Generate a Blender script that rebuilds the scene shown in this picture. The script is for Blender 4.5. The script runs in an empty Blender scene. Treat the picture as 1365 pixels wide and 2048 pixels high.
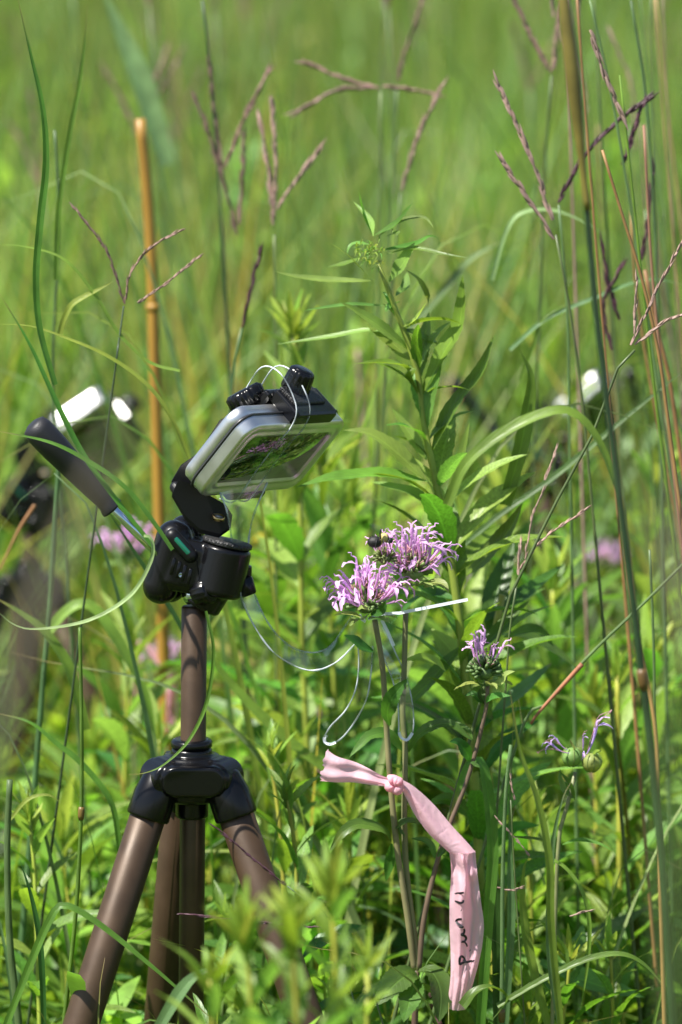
import bpy, math, random
import numpy as np
from mathutils import Vector, Matrix, noise

random.seed(11)
rng = np.random.default_rng(11)
C = bpy.context.scene.collection
sc = bpy.context.scene
V3 = Vector

# ------------------------------------------------------------------ camera, world, sun, exposure
CAM = V3((0.0, -2.45, 1.12))
PITCH = math.radians(8.5)
LENS = 135.0
FPX = LENS / 36.0 * 2048.0
cd = bpy.data.cameras.new("camera")
cam = bpy.data.objects.new("camera", cd)
C.objects.link(cam)
cam.location = CAM
cam.rotation_euler = (math.pi / 2 - PITCH, 0, 0)
cd.sensor_fit = 'VERTICAL'
cd.sensor_height = 36.0
cd.sensor_width = 24.0
cd.lens = LENS
cd.clip_start = 0.05
cd.clip_end = 1200.0
cd.dof.use_dof = True
cd.dof.focus_distance = 2.46
cd.dof.aperture_fstop = 6.0
sc.camera = cam

SUN_DIR = V3((-0.50, -0.30, 0.93)).normalized()        # towards the sun
w = bpy.data.worlds.new("World")
sc.world = w
w.use_nodes = True
nt = w.node_tree
bg = nt.nodes['Background']
sky = nt.nodes.new('ShaderNodeTexSky')
sky.sky_type = 'NISHITA'
sky.sun_disc = False
sky.sun_elevation = math.asin(SUN_DIR.z)
sky.sun_rotation = math.atan2(SUN_DIR.x, SUN_DIR.y)
nt.links.new(sky.outputs[0], bg.inputs[0])
bg.inputs[1].default_value = 0.075
sd = bpy.data.lights.new("sun", 'SUN')
sd.energy = 5.0
sd.angle = math.radians(0.53)
sd.color = (1.0, 0.96, 0.88)
sun = bpy.data.objects.new("sun", sd)
C.objects.link(sun)
sun.rotation_euler = SUN_DIR.to_track_quat('Z', 'Y').to_euler()
sun.location = (-3, -3, 6)
sc.view_settings.view_transform = 'Standard'
sc.view_settings.look = 'None'
sc.view_settings.gamma = 1.0
sc.view_settings.exposure = 1.08
sc.view_settings.use_curve_mapping = False
sc.render.engine = 'CYCLES'
sc.cycles.max_bounces = 8
sc.cycles.transparent_max_bounces = 24
sc.cycles.transmission_bounces = 6
sc.cycles.caustics_reflective = False
sc.cycles.caustics_refractive = False
sc.cycles.use_denoising = True

FWD = V3((0, math.cos(PITCH), -math.sin(PITCH)))
UP = V3((0, math.sin(PITCH), math.cos(PITCH)))
RT = V3((1, 0, 0))
MM = 2.46 / FPX                                        # metres per photo pixel at the focused distance

def at(px, py, Y=0.0):
    d = RT * ((px - 682.5) / FPX) + UP * ((1024 - py) / FPX) + FWD
    return CAM + d * ((Y - CAM.y) / d.y)

def ground_z(x, y):
    z = 0.0
    if y > 3: z = 0.012 * (y - 3) + 0.00045 * (y - 3) ** 2 if y < 60 else 0.012 * 57 + 0.00045 * 57 ** 2 + 0.02 * (y - 60)
    return z

# ------------------------------------------------------------------ materials
def new_mat(name):
    m = bpy.data.materials.new(name)
    m.use_nodes = True
    return m, m.node_tree.nodes, m.node_tree.links, m.node_tree.nodes['Principled BSDF']

def plain(name, col, rough=0.5, metal=0.0, bump=0.0, bscale=400.0, spec=0.5, coat=0.0, var=0.0, vscale=60.0, aniso=0.0):
    m, n, l, b = new_mat(name)
    b.inputs['Base Color'].default_value = (*col, 1)
    b.inputs['Roughness'].default_value = rough
    b.inputs['Metallic'].default_value = metal
    b.inputs['Specular IOR Level'].default_value = spec
    b.inputs['Coat Weight'].default_value = coat
    b.inputs['Anisotropic'].default_value = aniso
    tc = n.new('ShaderNodeTexCoord')
    if bump:
        t = n.new('ShaderNodeTexNoise'); t.inputs['Scale'].default_value = bscale; t.inputs['Detail'].default_value = 3
        l.new(tc.outputs['Object'], t.inputs['Vector'])
        bp = n.new('ShaderNodeBump'); bp.inputs['Strength'].default_value = bump; bp.inputs['Distance'].default_value = 0.0006
        l.new(t.outputs['Fac'], bp.inputs['Height']); l.new(bp.outputs[0], b.inputs['Normal'])
    if var:
        t = n.new('ShaderNodeTexNoise'); t.inputs['Scale'].default_value = vscale; t.inputs['Detail'].default_value = 5
        l.new(tc.outputs['Object'], t.inputs['Vector'])
        mr = n.new('ShaderNodeMapRange'); mr.inputs['From Min'].default_value = .3; mr.inputs['From Max'].default_value = .7
        mr.inputs['To Min'].default_value = 1 - var; mr.inputs['To Max'].default_value = 1 + var
        l.new(t.outputs['Fac'], mr.inputs['Value'])
        hv = n.new('ShaderNodeHueSaturation'); hv.inputs['Color'].default_value = (*col, 1)
        l.new(mr.outputs[0], hv.inputs['Value']); l.new(hv.outputs[0], b.inputs['Base Color'])
        mr2 = n.new('ShaderNodeMapRange'); mr2.inputs['To Min'].default_value = max(0, rough - .12); mr2.inputs['To Max'].default_value = rough + .12
        l.new(t.outputs['Fac'], mr2.inputs['Value']); l.new(mr2.outputs[0], b.inputs['Roughness'])
    return m

def leafy(name, col, tcol, tfac=0.42, rough=0.42, veins=0.0, attr=False, rand=0.25, hue=0.03, spec=0.5, mottle=0.28, tip=None):
    """leaf tissue: reflects its own colour, lets yellow-green light through; uv.x across, uv.y along"""
    m, n, l, b = new_mat(name)
    out = n['Material Output']
    b.inputs['Roughness'].default_value = rough
    b.inputs['Specular IOR Level'].default_value = spec
    tc = n.new('ShaderNodeTexCoord')
    t = n.new('ShaderNodeTexNoise'); t.inputs['Scale'].default_value = 45; t.inputs['Detail'].default_value = 4
    l.new(tc.outputs['Object'], t.inputs['Vector'])
    oi = n.new('ShaderNodeObjectInfo')
    mr = n.new('ShaderNodeMapRange'); mr.inputs['To Min'].default_value = 1 - rand; mr.inputs['To Max'].default_value = 1 + rand
    l.new(oi.outputs['Random'], mr.inputs['Value'])
    mr2 = n.new('ShaderNodeMapRange'); mr2.inputs['From Min'].default_value = .3; mr2.inputs['From Max'].default_value = .7
    mr2.inputs['To Min'].default_value = 1 - mottle; mr2.inputs['To Max'].default_value = 1 + mottle
    l.new(t.outputs['Fac'], mr2.inputs['Value'])
    mu = n.new('ShaderNodeMath'); mu.operation = 'MULTIPLY'
    l.new(mr.outputs[0], mu.inputs[0]); l.new(mr2.outputs[0], mu.inputs[1])
    hm = n.new('ShaderNodeMath'); hm.operation = 'MULTIPLY'; hm.inputs[1].default_value = 7.31
    fr = n.new('ShaderNodeMath'); fr.operation = 'FRACT'
    l.new(oi.outputs['Random'], hm.inputs[0]); l.new(hm.outputs[0], fr.inputs[0])
    mh = n.new('ShaderNodeMapRange'); mh.inputs['To Min'].default_value = 0.5 - hue; mh.inputs['To Max'].default_value = 0.5 + hue
    l.new(fr.outputs[0], mh.inputs['Value'])
    val = mu.outputs[0]
    if veins:
        uv = n.new('ShaderNodeUVMap')
        sp = n.new('ShaderNodeSeparateXYZ'); l.new(uv.outputs[0], sp.inputs[0])
        a = n.new('ShaderNodeMath'); a.operation = 'SUBTRACT'; a.inputs[1].default_value = .5; l.new(sp.outputs[0], a.inputs[0])
        ab = n.new('ShaderNodeMath'); ab.operation = 'ABSOLUTE'; l.new(a.outputs[0], ab.inputs[0])
        rib = n.new('ShaderNodeMapRange'); rib.inputs['From Min'].default_value = 0.015; rib.inputs['From Max'].default_value = 0.06
        rib.inputs['To Min'].default_value = 1; rib.inputs['To Max'].default_value = 0
        l.new(ab.outputs[0], rib.inputs['Value'])
        # side veins slanting forward
        s1 = n.new('ShaderNodeMath'); s1.operation = 'MULTIPLY'; s1.inputs[1].default_value = -0.35; l.new(ab.outputs[0], s1.inputs[0])
        s2 = n.new('ShaderNodeMath'); s2.operation = 'ADD'; l.new(sp.outputs[1], s2.inputs[0]); l.new(s1.outputs[0], s2.inputs[1])
        s3 = n.new('ShaderNodeMath'); s3.operation = 'MULTIPLY'; s3.inputs[1].default_value = 75; l.new(s2.outputs[0], s3.inputs[0])
        s4 = n.new('ShaderNodeMath'); s4.operation = 'SINE'; l.new(s3.outputs[0], s4.inputs[0])
        s5 = n.new('ShaderNodeMapRange'); s5.inputs['From Min'].default_value = .75; s5.inputs['From Max'].default_value = 1
        l.new(s4.outputs[0], s5.inputs['Value'])
        sv = n.new('ShaderNodeMath'); sv.operation = 'MULTIPLY'; sv.inputs[1].default_value = .35; l.new(s5.outputs[0], sv.inputs[0])
        mx = n.new('ShaderNodeMath'); mx.operation = 'MAXIMUM'; l.new(rib.outputs[0], mx.inputs[0]); l.new(sv.outputs[0], mx.inputs[1])
        ad = n.new('ShaderNodeMath'); ad.operation = 'MULTIPLY_ADD'; ad.inputs[1].default_value = veins; l.new(mx.outputs[0], ad.inputs[0]); l.new(mu.outputs[0], ad.inputs[2])
        val = ad.outputs[0]
        bp = n.new('ShaderNodeBump'); bp.inputs['Strength'].default_value = .5; bp.inputs['Distance'].default_value = .0006; bp.invert = True
        l.new(mx.outputs[0], bp.inputs['Height']); l.new(bp.outputs[0], b.inputs['Normal'])
    def tint(c):
        h = n.new('ShaderNodeHueSaturation'); h.inputs['Color'].default_value = (*c, 1)
        l.new(mh.outputs[0], h.inputs['Hue']); l.new(val, h.inputs['Value'])
        o = h.outputs[0]
        if attr:
            at_ = n.new('ShaderNodeAttribute'); at_.attribute_name = 'tint'
            x = n.new('ShaderNodeMix'); x.data_type = 'RGBA'; x.blend_type = 'MULTIPLY'; x.inputs[0].default_value = 1
            l.new(o, x.inputs[6]); l.new(at_.outputs['Color'], x.inputs[7]); o = x.outputs[2]
        if tip:
            uv = n.new('ShaderNodeUVMap'); s = n.new('ShaderNodeSeparateXYZ'); l.new(uv.outputs[0], s.inputs[0])
            r = n.new('ShaderNodeMapRange'); r.inputs['From Min'].default_value = tip[1]; r.inputs['From Max'].default_value = 1
            l.new(s.outputs[1], r.inputs['Value'])
            x = n.new('ShaderNodeMix'); x.data_type = 'RGBA'; l.new(r.outputs[0], x.inputs[0])
            l.new(o, x.inputs[6]); x.inputs[7].default_value = (*tip[0], 1); o = x.outputs[2]
        return o
    l.new(tint(col), b.inputs['Base Color'])
    tr = n.new('ShaderNodeBsdfTranslucent'); l.new(tint(tcol), tr.inputs['Color'])
    mix = n.new('ShaderNodeMixShader'); mix.inputs[0].default_value = tfac
    l.new(b.outputs[0], mix.inputs[1]); l.new(tr.outputs[0], mix.inputs[2]); l.new(mix.outputs[0], out.inputs['Surface'])
    return m

M = {}
M['gold_leaf'] = leafy('goldenrod_leaf_tissue', (.105, .215, .026), (.22, .42, .025), .42, .40, veins=.35)
M['gold_leaf_dark'] = leafy('mature_leaf_tissue', (.052, .125, .018), (.11, .25, .018), .36, .40, veins=.3)
M['gold_leaf_pale'] = leafy('young_leaf_tissue', (.18, .30, .055), (.33, .53, .06), .42, .45, veins=.3)
M['gold_top'] = leafy('shoot_tip_tissue', (.26, .37, .045), (.45, .58, .07), .42, .5, rand=.2)
M['gold_stem'] = leafy('goldenrod_stem_skin', (.34, .38, .055), (.4, .45, .05), .15, .5, rand=.15)
M['blade'] = leafy('grass_blade_tissue', (.105, .205, .028), (.21, .37, .03), .38, .38, veins=.18, rand=.2, tip=((.34, .26, .09), .86))
M['blade_blue'] = leafy('bluish_grass_tissue', (.13, .215, .080), (.20, .32, .07), .34, .38, veins=.15, rand=.15, tip=((.36, .28, .12), .9))
M['blade_dark'] = leafy('dark_grass_tissue', (.045, .10, .020), (.09, .18, .02), .30, .36, veins=.15, rand=.15)
M['blade_yellow'] = leafy('yellow_grass_tissue', (.22, .31, .045), (.36, .47, .05), .40, .42, veins=.2, rand=.12)
M['blade_pale'] = leafy('pale_grass_tissue', (.30, .40, .16), (.35, .5, .15), .35, .4, veins=.15, rand=.1)
M['straw'] = leafy('straw_tissue', (.38, .24, .12), (.4, .25, .1), .25, .6, rand=.2)
M['rust'] = leafy('rust_stem_skin', (.34, .17, .07), (.35, .2, .08), .2, .55, rand=.2)
M['dead'] = leafy('withered_leaf_tissue', (.30, .225, .18), (.30, .21, .16), .25, .7, rand=.1)
M['culm'] = leafy('grass_culm_skin', (.10, .16, .055), (.14, .22, .05), .15, .42, rand=.25)
M['culm_dark'] = leafy('dark_culm_skin', (.028, .055, .022), (.03, .06, .02), .1, .38, rand=.1)
M['culm_gold'] = leafy('golden_culm_skin', (.15, .105, .025), (.2, .15, .03), .12, .42, rand=.1)
M['seed_purple'] = leafy('purple_seed_husk', (.30, .19, .155), (.34, .22, .16), .25, .6, rand=.25, hue=.01)
M['seed_dark'] = leafy('dark_seed_husk', (.085, .035, .05), (.12, .05, .06), .2, .5, rand=.15, hue=.01)
M['seed_pink'] = leafy('pinkish_seed_husk', (.46, .31, .26), (.48, .33, .25), .3, .6, rand=.15, hue=.01)
M['balm_leaf'] = leafy('bee_balm_leaf_tissue', (.070, .165, .026), (.15, .34, .025), .42, .42, veins=.3)
M['balm_bract'] = leafy('bract_tissue', (.26, .36, .10), (.4, .5, .13), .42, .5, veins=.2)
M['balm_stem'] = leafy('bee_balm_stem_skin', (.20, .20, .085), (.2, .2, .08), .12, .5, rand=.15)
M['balm_stem_red'] = leafy('reddish_stem_skin', (.13, .085, .06), (.14, .1, .06), .1, .5, rand=.15)
M['calyx'] = leafy('calyx_tissue', (.20, .30, .09), (.3, .42, .1), .3, .5, rand=.2)
M['lilac'] = leafy('lilac_petal', (.78, .46, .79), (.90, .60, .90), .42, .5, rand=.3, hue=.03, mottle=.25, spec=.2)
M['lilac_blue'] = leafy('violet_petal', (.56, .40, .76), (.62, .46, .82), .42, .5, rand=.15, hue=.012, spec=.2)
M['stamen'] = leafy('stamen_thread', (.55, .28, .30), (.5, .3, .3), .25, .5, rand=.3, hue=.02)
M['field'] = leafy('meadow_grass_tissue', (.108, .205, .034), (.215, .39, .034), .42, .5, attr=True, rand=0, hue=0)
M['under'] = leafy('undergrowth_leaf_tissue', (.135, .25, .034), (.27, .46, .034), .42, .45, attr=True, rand=0, hue=0)
M['tape'] = None
def tape_mat():
    m, n, l, b = new_mat('pink_flagging_plastic')
    b.inputs['Base Color'].default_value = (.92, .58, .67, 1)
    b.inputs['Roughness'].default_value = .33
    tr = n.new('ShaderNodeBsdfTranslucent'); tr.inputs['Color'].default_value = (.97, .55, .66, 1)
    mix = n.new('ShaderNodeMixShader'); mix.inputs[0].default_value = .5
    tc = n.new('ShaderNodeTexCoord'); t = n.new('ShaderNodeTexNoise'); t.inputs['Scale'].default_value = 120; t.inputs['Detail'].default_value = 4; t.inputs['Distortion'].default_value = 1.5
    l.new(tc.outputs['Object'], t.inputs['Vector'])
    bp = n.new('ShaderNodeBump'); bp.inputs['Strength'].default_value = .5; bp.inputs['Distance'].default_value = .0012
    l.new(t.outputs['Fac'], bp.inputs['Height']); l.new(bp.outputs[0], b.inputs['Normal'])
    l.new(b.outputs[0], mix.inputs[1]); l.new(tr.outputs[0], mix.inputs[2]); l.new(mix.outputs[0], n['Material Output'].inputs['Surface'])
    return m
M['tape'] = tape_mat()
M['ink'] = plain('marker_ink', (.012, .010, .014), .45)
M['black'] = plain('black_moulded_plastic', (.0035, .0035, .0042), .24, spec=.32)
M['black_matte'] = plain('matte_black_plastic', (.006, .006, .007), .42, spec=.3)
M['foam'] = plain('black_foam_rubber', (.014, .014, .017), .50, bump=.25, bscale=1100, spec=.4)
M['bronze'] = plain('bronze_anodised_aluminium', (.058, .034, .018), .45, metal=.3, var=.16, vscale=60, bump=.12, bscale=1400)
M['chrome'] = plain('chromed_steel', (.62, .70, .80), .16, metal=1.0)
M['brass'] = plain('brass_insert', (.45, .33, .16), .3, metal=1.0)
M['tin'] = plain('brushed_tinplate', (.66, .66, .65), .36, metal=.97, var=.12, vscale=55, bump=.05, bscale=700)
M['wire'] = plain('dark_elastic_cord', (.03, .03, .032), .35)
M['soil'] = None
def mesh_fabric():
    m, n, l, b = new_mat('knurled_rubber')
    b.inputs['Base Color'].default_value = (.015, .015, .016, 1); b.inputs['Roughness'].default_value = .55
    tc = n.new('ShaderNodeTexCoord'); v = n.new('ShaderNodeTexVoronoi'); v.inputs['Scale'].default_value = 700
    l.new(tc.outputs['Object'], v.inputs['Vector'])
    bp = n.new('ShaderNodeBump'); bp.inputs['Strength'].default_value = .9; bp.inputs['Distance'].default_value = .0008
    l.new(v.outputs['Distance'], bp.inputs['Height']); l.new(bp.outputs[0], b.inputs['Normal'])
    return m
M['knurl'] = mesh_fabric()
def clear_mat(name, tint, refl, milky):
    m, n, l, b = new_mat(name)
    n.remove(b)
    tr = n.new('ShaderNodeBsdfTransparent'); tr.inputs['Color'].default_value = (*tint, 1)
    gl = n.new('ShaderNodeBsdfGlossy'); gl.inputs['Roughness'].default_value = .07
    fr = n.new('ShaderNodeFresnel'); fr.inputs['IOR'].default_value = 1.45
    ml = n.new('ShaderNodeMath'); ml.operation = 'MULTIPLY_ADD'; ml.inputs[1].default_value = refl; ml.inputs[2].default_value = .01
    l.new(fr.outputs[0], ml.inputs[0])
    mix = n.new('ShaderNodeMixShader'); l.new(ml.outputs[0], mix.inputs[0]); l.new(tr.outputs[0], mix.inputs[1]); l.new(gl.outputs[0], mix.inputs[2])
    df = n.new('ShaderNodeBsdfDiffuse'); df.inputs['Color'].default_value = (.75, .8, .85, 1)
    mix2 = n.new('ShaderNodeMixShader'); mix2.inputs[0].default_value = milky
    l.new(mix.outputs[0], mix2.inputs[1]); l.new(df.outputs[0], mix2.inputs[2])
    l.new(mix2.outputs[0], n['Material Output'].inputs['Surface'])
    return m
M['clear'] = clear_mat('clear_acetate', (.97, .985, .97), .16, .008)
M['clear_edge'] = clear_mat('acetate_edge_painted_glint', (.82, .90, .87), 1.0, .30)  # white mixed in paints the highlight along the cut edge
def uneven(m, lo, hi, sc_=260):
    n, l = m.node_tree.nodes, m.node_tree.links
    mx = n['Material Output'].inputs['Surface'].links[0].from_node
    tc = n.new('ShaderNodeTexCoord'); t = n.new('ShaderNodeTexNoise'); t.inputs['Scale'].default_value = sc_
    l.new(tc.outputs['Object'], t.inputs['Vector'])
    r = n.new('ShaderNodeMapRange'); r.inputs['From Min'].default_value = .42; r.inputs['From Max'].default_value = .62; r.inputs['To Min'].default_value = lo; r.inputs['To Max'].default_value = hi
    l.new(t.outputs['Fac'], r.inputs['Value']); l.new(r.outputs[0], mx.inputs[0])
uneven(M['clear_edge'], .10, .72, 60)  # breaks the painted highlight into brighter and fainter stretches
M['clear_glare'] = clear_mat('acetate_edge_painted_glare', (.9, .9, .95), 1.0, .80)  # mostly white: paints the light caught by clear strips seen edge-on
def soil():
    m, n, l, b = new_mat('meadow_soil')
    tc = n.new('ShaderNodeTexCoord'); t = n.new('ShaderNodeTexNoise'); t.inputs['Scale'].default_value = 6; t.inputs['Detail'].default_value = 8
    l.new(tc.outputs['Object'], t.inputs['Vector'])
    r = n.new('ShaderNodeValToRGB'); r.color_ramp.elements[0].position = .35; r.color_ramp.elements[0].color = (.035, .045, .018, 1)
    r.color_ramp.elements[1].position = .65; r.color_ramp.elements[1].color = (.07, .10, .028, 1)
    l.new(t.outputs['Fac'], r.inputs[0]); l.new(r.outputs[0], b.inputs['Base Color'])
    b.inputs['Roughness'].default_value = .9
    bp = n.new('ShaderNodeBump'); bp.inputs['Strength'].default_value = .8; bp.inputs['Distance'].default_value = .04
    l.new(t.outputs['Fac'], bp.inputs['Height']); l.new(bp.outputs[0], b.inputs['Normal'])
    return m
M['soil'] = soil()
def bamboo():
    m, n, l, b = new_mat('weathered_bamboo')
    tc = n.new('ShaderNodeTexCoord'); mp = n.new('ShaderNodeMapping'); mp.inputs['Scale'].default_value = (260, 260, 7)
    l.new(tc.outputs['Object'], mp.inputs[0])
    t = n.new('ShaderNodeTexNoise'); t.inputs['Scale'].default_value = 1; t.inputs['Detail'].default_value = 5
    l.new(mp.outputs[0], t.inputs['Vector'])
    r = n.new('ShaderNodeValToRGB'); r.color_ramp.elements[0].position = .3; r.color_ramp.elements[0].color = (.20, .10, .014, 1)
    r.color_ramp.elements[1].position = .7; r.color_ramp.elements[1].color = (.42, .235, .035, 1)
    l.new(t.outputs['Fac'], r.inputs[0]); l.new(r.outputs[0], b.inputs['Base Color']); b.inputs['Roughness'].default_value = .45
    return m
M['bamboo'] = bamboo()
def window_mat():
    m, n, l, b = new_mat('tin_window_painted_reflection')
    b.inputs['Base Color'].default_value = (.02, .03, .015, 1)
    b.inputs['Roughness'].default_value = .06
    b.inputs['Coat Weight'].default_value = 1
    tc = n.new('ShaderNodeTexCoord'); t = n.new('ShaderNodeTexNoise'); t.inputs['Scale'].default_value = 26; t.inputs['Detail'].default_value = 5; t.inputs['Roughness'].default_value = .7
    t.inputs['Distortion'].default_value = 1.2
    l.new(tc.outputs['Object'], t.inputs['Vector'])
    r = n.new('ShaderNodeValToRGB'); r.color_ramp.interpolation = 'EASE'  # opaque pane: reflected greenery is painted as dark, green and pale blotches
    r.color_ramp.elements[0].position = .44; r.color_ramp.elements[0].color = (.006, .008, .006, 1)
    r.color_ramp.elements[1].position = .58; r.color_ramp.elements[1].color = (.10, .22, .03, 1)
    e = r.color_ramp.elements.new(.70); e.color = (.30, .36, .22, 1)
    l.new(t.outputs['Fac'], r.inputs[0]); l.new(r.outputs[0], b.inputs['Base Color'])
    return m
M['window'] = window_mat()

# ------------------------------------------------------------------ object helpers
OFF = {}
def off(o):
    return OFF.get(o.name, V3((0, 0, 0))) if o else V3((0, 0, 0))

def props(o, label=None, cat=None, group=None, kind=None):
    if label: o['label'] = label
    if cat: o['category'] = cat
    if group: o['group'] = group
    if kind: o['kind'] = kind
    return o

def thing(name, loc, label, cat, group=None):
    o = bpy.data.objects.new(name, None)
    C.objects.link(o)
    o.location = loc
    o.empty_display_size = 0.02
    OFF[o.name] = V3(loc)
    return props(o, label, cat, group)

def mk(name, geo, mat, parent=None, loc=None, smooth=True, mats=None):
    """geo = (verts in world coordinates, faces[, uvs per vertex]); one mesh object"""
    V, F = geo[0], geo[1]
    o_ = off(parent) if parent else (V3(loc) if loc is not None else V3(V[0]))
    me = bpy.data.meshes.new(name)
    me.from_pydata([(v[0] - o_.x, v[1] - o_.y, v[2] - o_.z) for v in V], [], F)
    if len(geo) > 2 and geo[2]:
        uv = me.uv_layers.new(name='UVMap')
        idx = np.empty(len(me.loops), dtype=np.int32); me.loops.foreach_get('vertex_index', idx)
        uv.data.foreach_set('uv', np.array(geo[2], dtype=np.float32)[idx].ravel())
    me.materials.append(mat)
    if smooth: me.polygons.foreach_set('use_smooth', [True] * len(me.polygons))
    me.update()
    o = bpy.data.objects.new(name, me)
    C.objects.link(o)
    if parent:
        o.parent = parent
        OFF[o.name] = o_
    else:
        o.location = o_
        OFF[o.name] = o_
    return o

def join(*gs):
    V, F, U = [], [], []
    hasuv = all(len(g) > 2 and g[2] for g in gs)
    for g in gs:
        k = len(V); V += list(g[0]); F += [tuple(i + k for i in f) for f in g[1]]
        if hasuv: U += g[2]
    return (V, F, U) if hasuv else (V, F)

def curve(P, n):
    """Catmull-Rom through P, n points evenly along its length"""
    P = [V3(p) for p in P]
    if len(P) == 2:
        return [P[0].lerp(P[1], i / (n - 1)) for i in range(n)]
    Q = [P[0] * 2 - P[1]] + P + [P[-1] * 2 - P[-2]]
    D = []
    for i in range(1, len(Q) - 2):
        p0, p1, p2, p3 = Q[i - 1:i + 3]
        for k in range(12):
            t = k / 12
            D.append(0.5 * ((2 * p1) + (p2 - p0) * t + (2 * p0 - 5 * p1 + 4 * p2 - p3) * t * t + (3 * p1 - p0 - 3 * p2 + p3) * t ** 3))
    D.append(P[-1])
    L = [0]
    for a, b in zip(D, D[1:]): L.append(L[-1] + (b - a).length)
    out, j = [], 0
    for i in range(n):
        s = L[-1] * i / (n - 1)
        while j < len(L) - 2 and L[j + 1] < s: j += 1
        d = L[j + 1] - L[j]
        out.append(D[j].lerp(D[j + 1], 0 if d == 0 else min(1, (s - L[j]) / d)))
    return out

def tangents(P):
    T = []
    for i in range(len(P)):
        t = P[min(i + 1, len(P) - 1)] - P[max(i - 1, 0)]
        T.append(t.normalized() if t.length > 1e-9 else V3((0, 0, 1)))
    return T

def tube(P, r, seg=8, cap=True, knots=None):
    T = tangents(P)
    n = T[0].orthogonal().normalized()
    V, F, U = [], [], []
    for i, (p, t) in enumerate(zip(P, T)):
        n = (n - t * n.dot(t)).normalized()
        b = t.cross(n)
        rr = r(i / (len(P) - 1)) if callable(r) else r
        for k in range(seg):
            a = 2 * math.pi * k / seg
            V.append(p + (n * math.cos(a) + b * math.sin(a)) * rr); U.append((k / seg, i / (len(P) - 1)))
    for i in range(len(P) - 1):
        for k in range(seg):
            a, b_ = i * seg + k, i * seg + (k + 1) % seg
            F.append((a, b_, b_ + seg, a + seg))
    if cap:
        F.append(tuple(range(seg))[::-1]); F.append(tuple((len(P) - 1) * seg + k for k in range(seg)))
    return V, F, U

def strip(P, wf, nrm=V3((0.1, -0.6, 0.8)), fold=0.25, teeth=0, twist=0.0, tooth=0.10, cols=4, wave=0.0, seed=0):
    """leaf or blade along P; wf(t) half width; nrm: direction the upper side faces"""
    T = tangents(P)
    V, F, U = [], [], []
    N = len(P)
    rr = random.Random(seed)
    ph = rr.uniform(0, 6)
    for i, (p, t) in enumerate(zip(P, T)):
        s = i / (N - 1)
        side = t.cross(nrm)
        if side.length < 1e-3: side = t.orthogonal()
        side.normalize()
        up = side.cross(t).normalized()
        if twist:
            a = twist * s
            side, up = side * math.cos(a) + up * math.sin(a), up * math.cos(a) - side * math.sin(a)
        h = max(wf(s), 0.00008)
        for c in range(cols + 1):
            x = 2 * c / cols - 1
            e = 1.0
            if teeth and abs(x) == 1 and 0.08 < s < 0.97:
                e = 1 + tooth * (1 if i % 2 else -0.6)
            z = fold * h * (abs(x) ** 1.3) + wave * h * math.sin(ph + s * 14 + (2 if x > 0 else 0)) * x * x
            V.append(p + side * (x * h * e * math.cos(fold * .6)) + up * z); U.append((c / cols, s))
    for i in range(N - 1):
        for c in range(cols):
            a = i * (cols + 1) + c
            F.append((a, a + 1, a + cols + 2, a + cols + 1))
    return V, F, U

def wf_leaf(w, peak=.38, base=.12):
    def f(t):
        if t < peak:
            return w * (base + (1 - base) * math.sin(math.pi / 2 * t / peak))
        return w * math.cos(math.pi / 2 * (t - peak) / (1 - peak)) ** .85
    return f

def wf_blade(w, tipat=.45, base=.8):
    def f(t):
        if t < tipat: return w * (base + (1 - base) * t / tipat)
        return w * max(0, 1 - ((t - tipat) / (1 - tipat)) ** 1.7)
    return f

def frame(axis, hint=V3((0, 0, 1))):
    a = axis.normalized()
    x = hint.cross(a)
    if x.length < 1e-3: x = a.orthogonal()
    x.normalize()
    return Matrix((x, a.cross(x), a)).transposed()

def lathe(c, axis, prof, seg=32, flute=0, fl=0.0):
    """prof = [(r, h)...] from bottom to top; flute = number of grip ridges"""
    R = frame(axis)
    V, F = [], []
    for r, h in prof:
        for k in range(seg):
            a = 2 * math.pi * k / seg
            rr = r * (1 - (fl if (flute and (k * flute * 2 // seg) % 2) else 0))
            V.append(c + R @ V3((rr * math.cos(a), rr * math.sin(a), h)))
    for i in range(len(prof) - 1):
        for k in range(seg):
            a, b = i * seg + k, i * seg + (k + 1) % seg
            F.append((a, b, b + seg, a + seg))
    F.append(tuple(range(seg))[::-1]); F.append(tuple((len(prof) - 1) * seg + k for k in range(seg)))
    return V, F

def cyl(a, b, r, seg=32, r2=None, bev=0.12):
    r2 = r if r2 is None else r2
    L = (b - a).length; e = min(r, r2) * bev
    return lathe(a, b - a, [(r - e, 0), (r, e), (r2, L - e), (r2 - e, L)], seg)

def rrect(hw, hh, r, n=6):
    P = []
    for cx, cy, a0 in ((hw - r, hh - r, 0), (-hw + r, hh - r, 90), (-hw + r, -hh + r, 180), (hw - r, -hh + r, 270)):
        for k in range(n + 1):
            a = math.radians(a0 + 90 * k / n)
            P.append((cx + r * math.cos(a), cy + r * math.sin(a)))
    return P

def loft(c, X, Y, Z, layers, n=6, close=True):
    """layers = [(z, half x, half y, corner r)] rounded rectangles stacked along Z"""
    V, F = [], []
    m = 4 * (n + 1)
    for z, hx, hy, r in layers:
        for x, y in rrect(hx, hy, r, n):
            V.append(c + X * x + Y * y + Z * z)
    for i in range(len(layers) - 1):
        for k in range(m):
            a, b = i * m + k, i * m + (k + 1) % m
            F.append((a, b, b + m, a + m))
    if close:
        F.append(tuple(range(m))[::-1]); F.append(tuple((len(layers) - 1) * m + k for k in range(m)))
    return V, F

def box(c, X, Y, Z, hx, hy, hz, b=0.0015):
    r = min(hx, hy) * .35 if b > min(hx, hy) * .35 else b
    return loft(c, X, Y, Z, [(-hz, hx - b * .6, hy - b * .6, r), (-hz + b, hx, hy, r), (hz - b, hx, hy, r), (hz, hx - b * .6, hy - b * .6, r)], 3)

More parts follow.
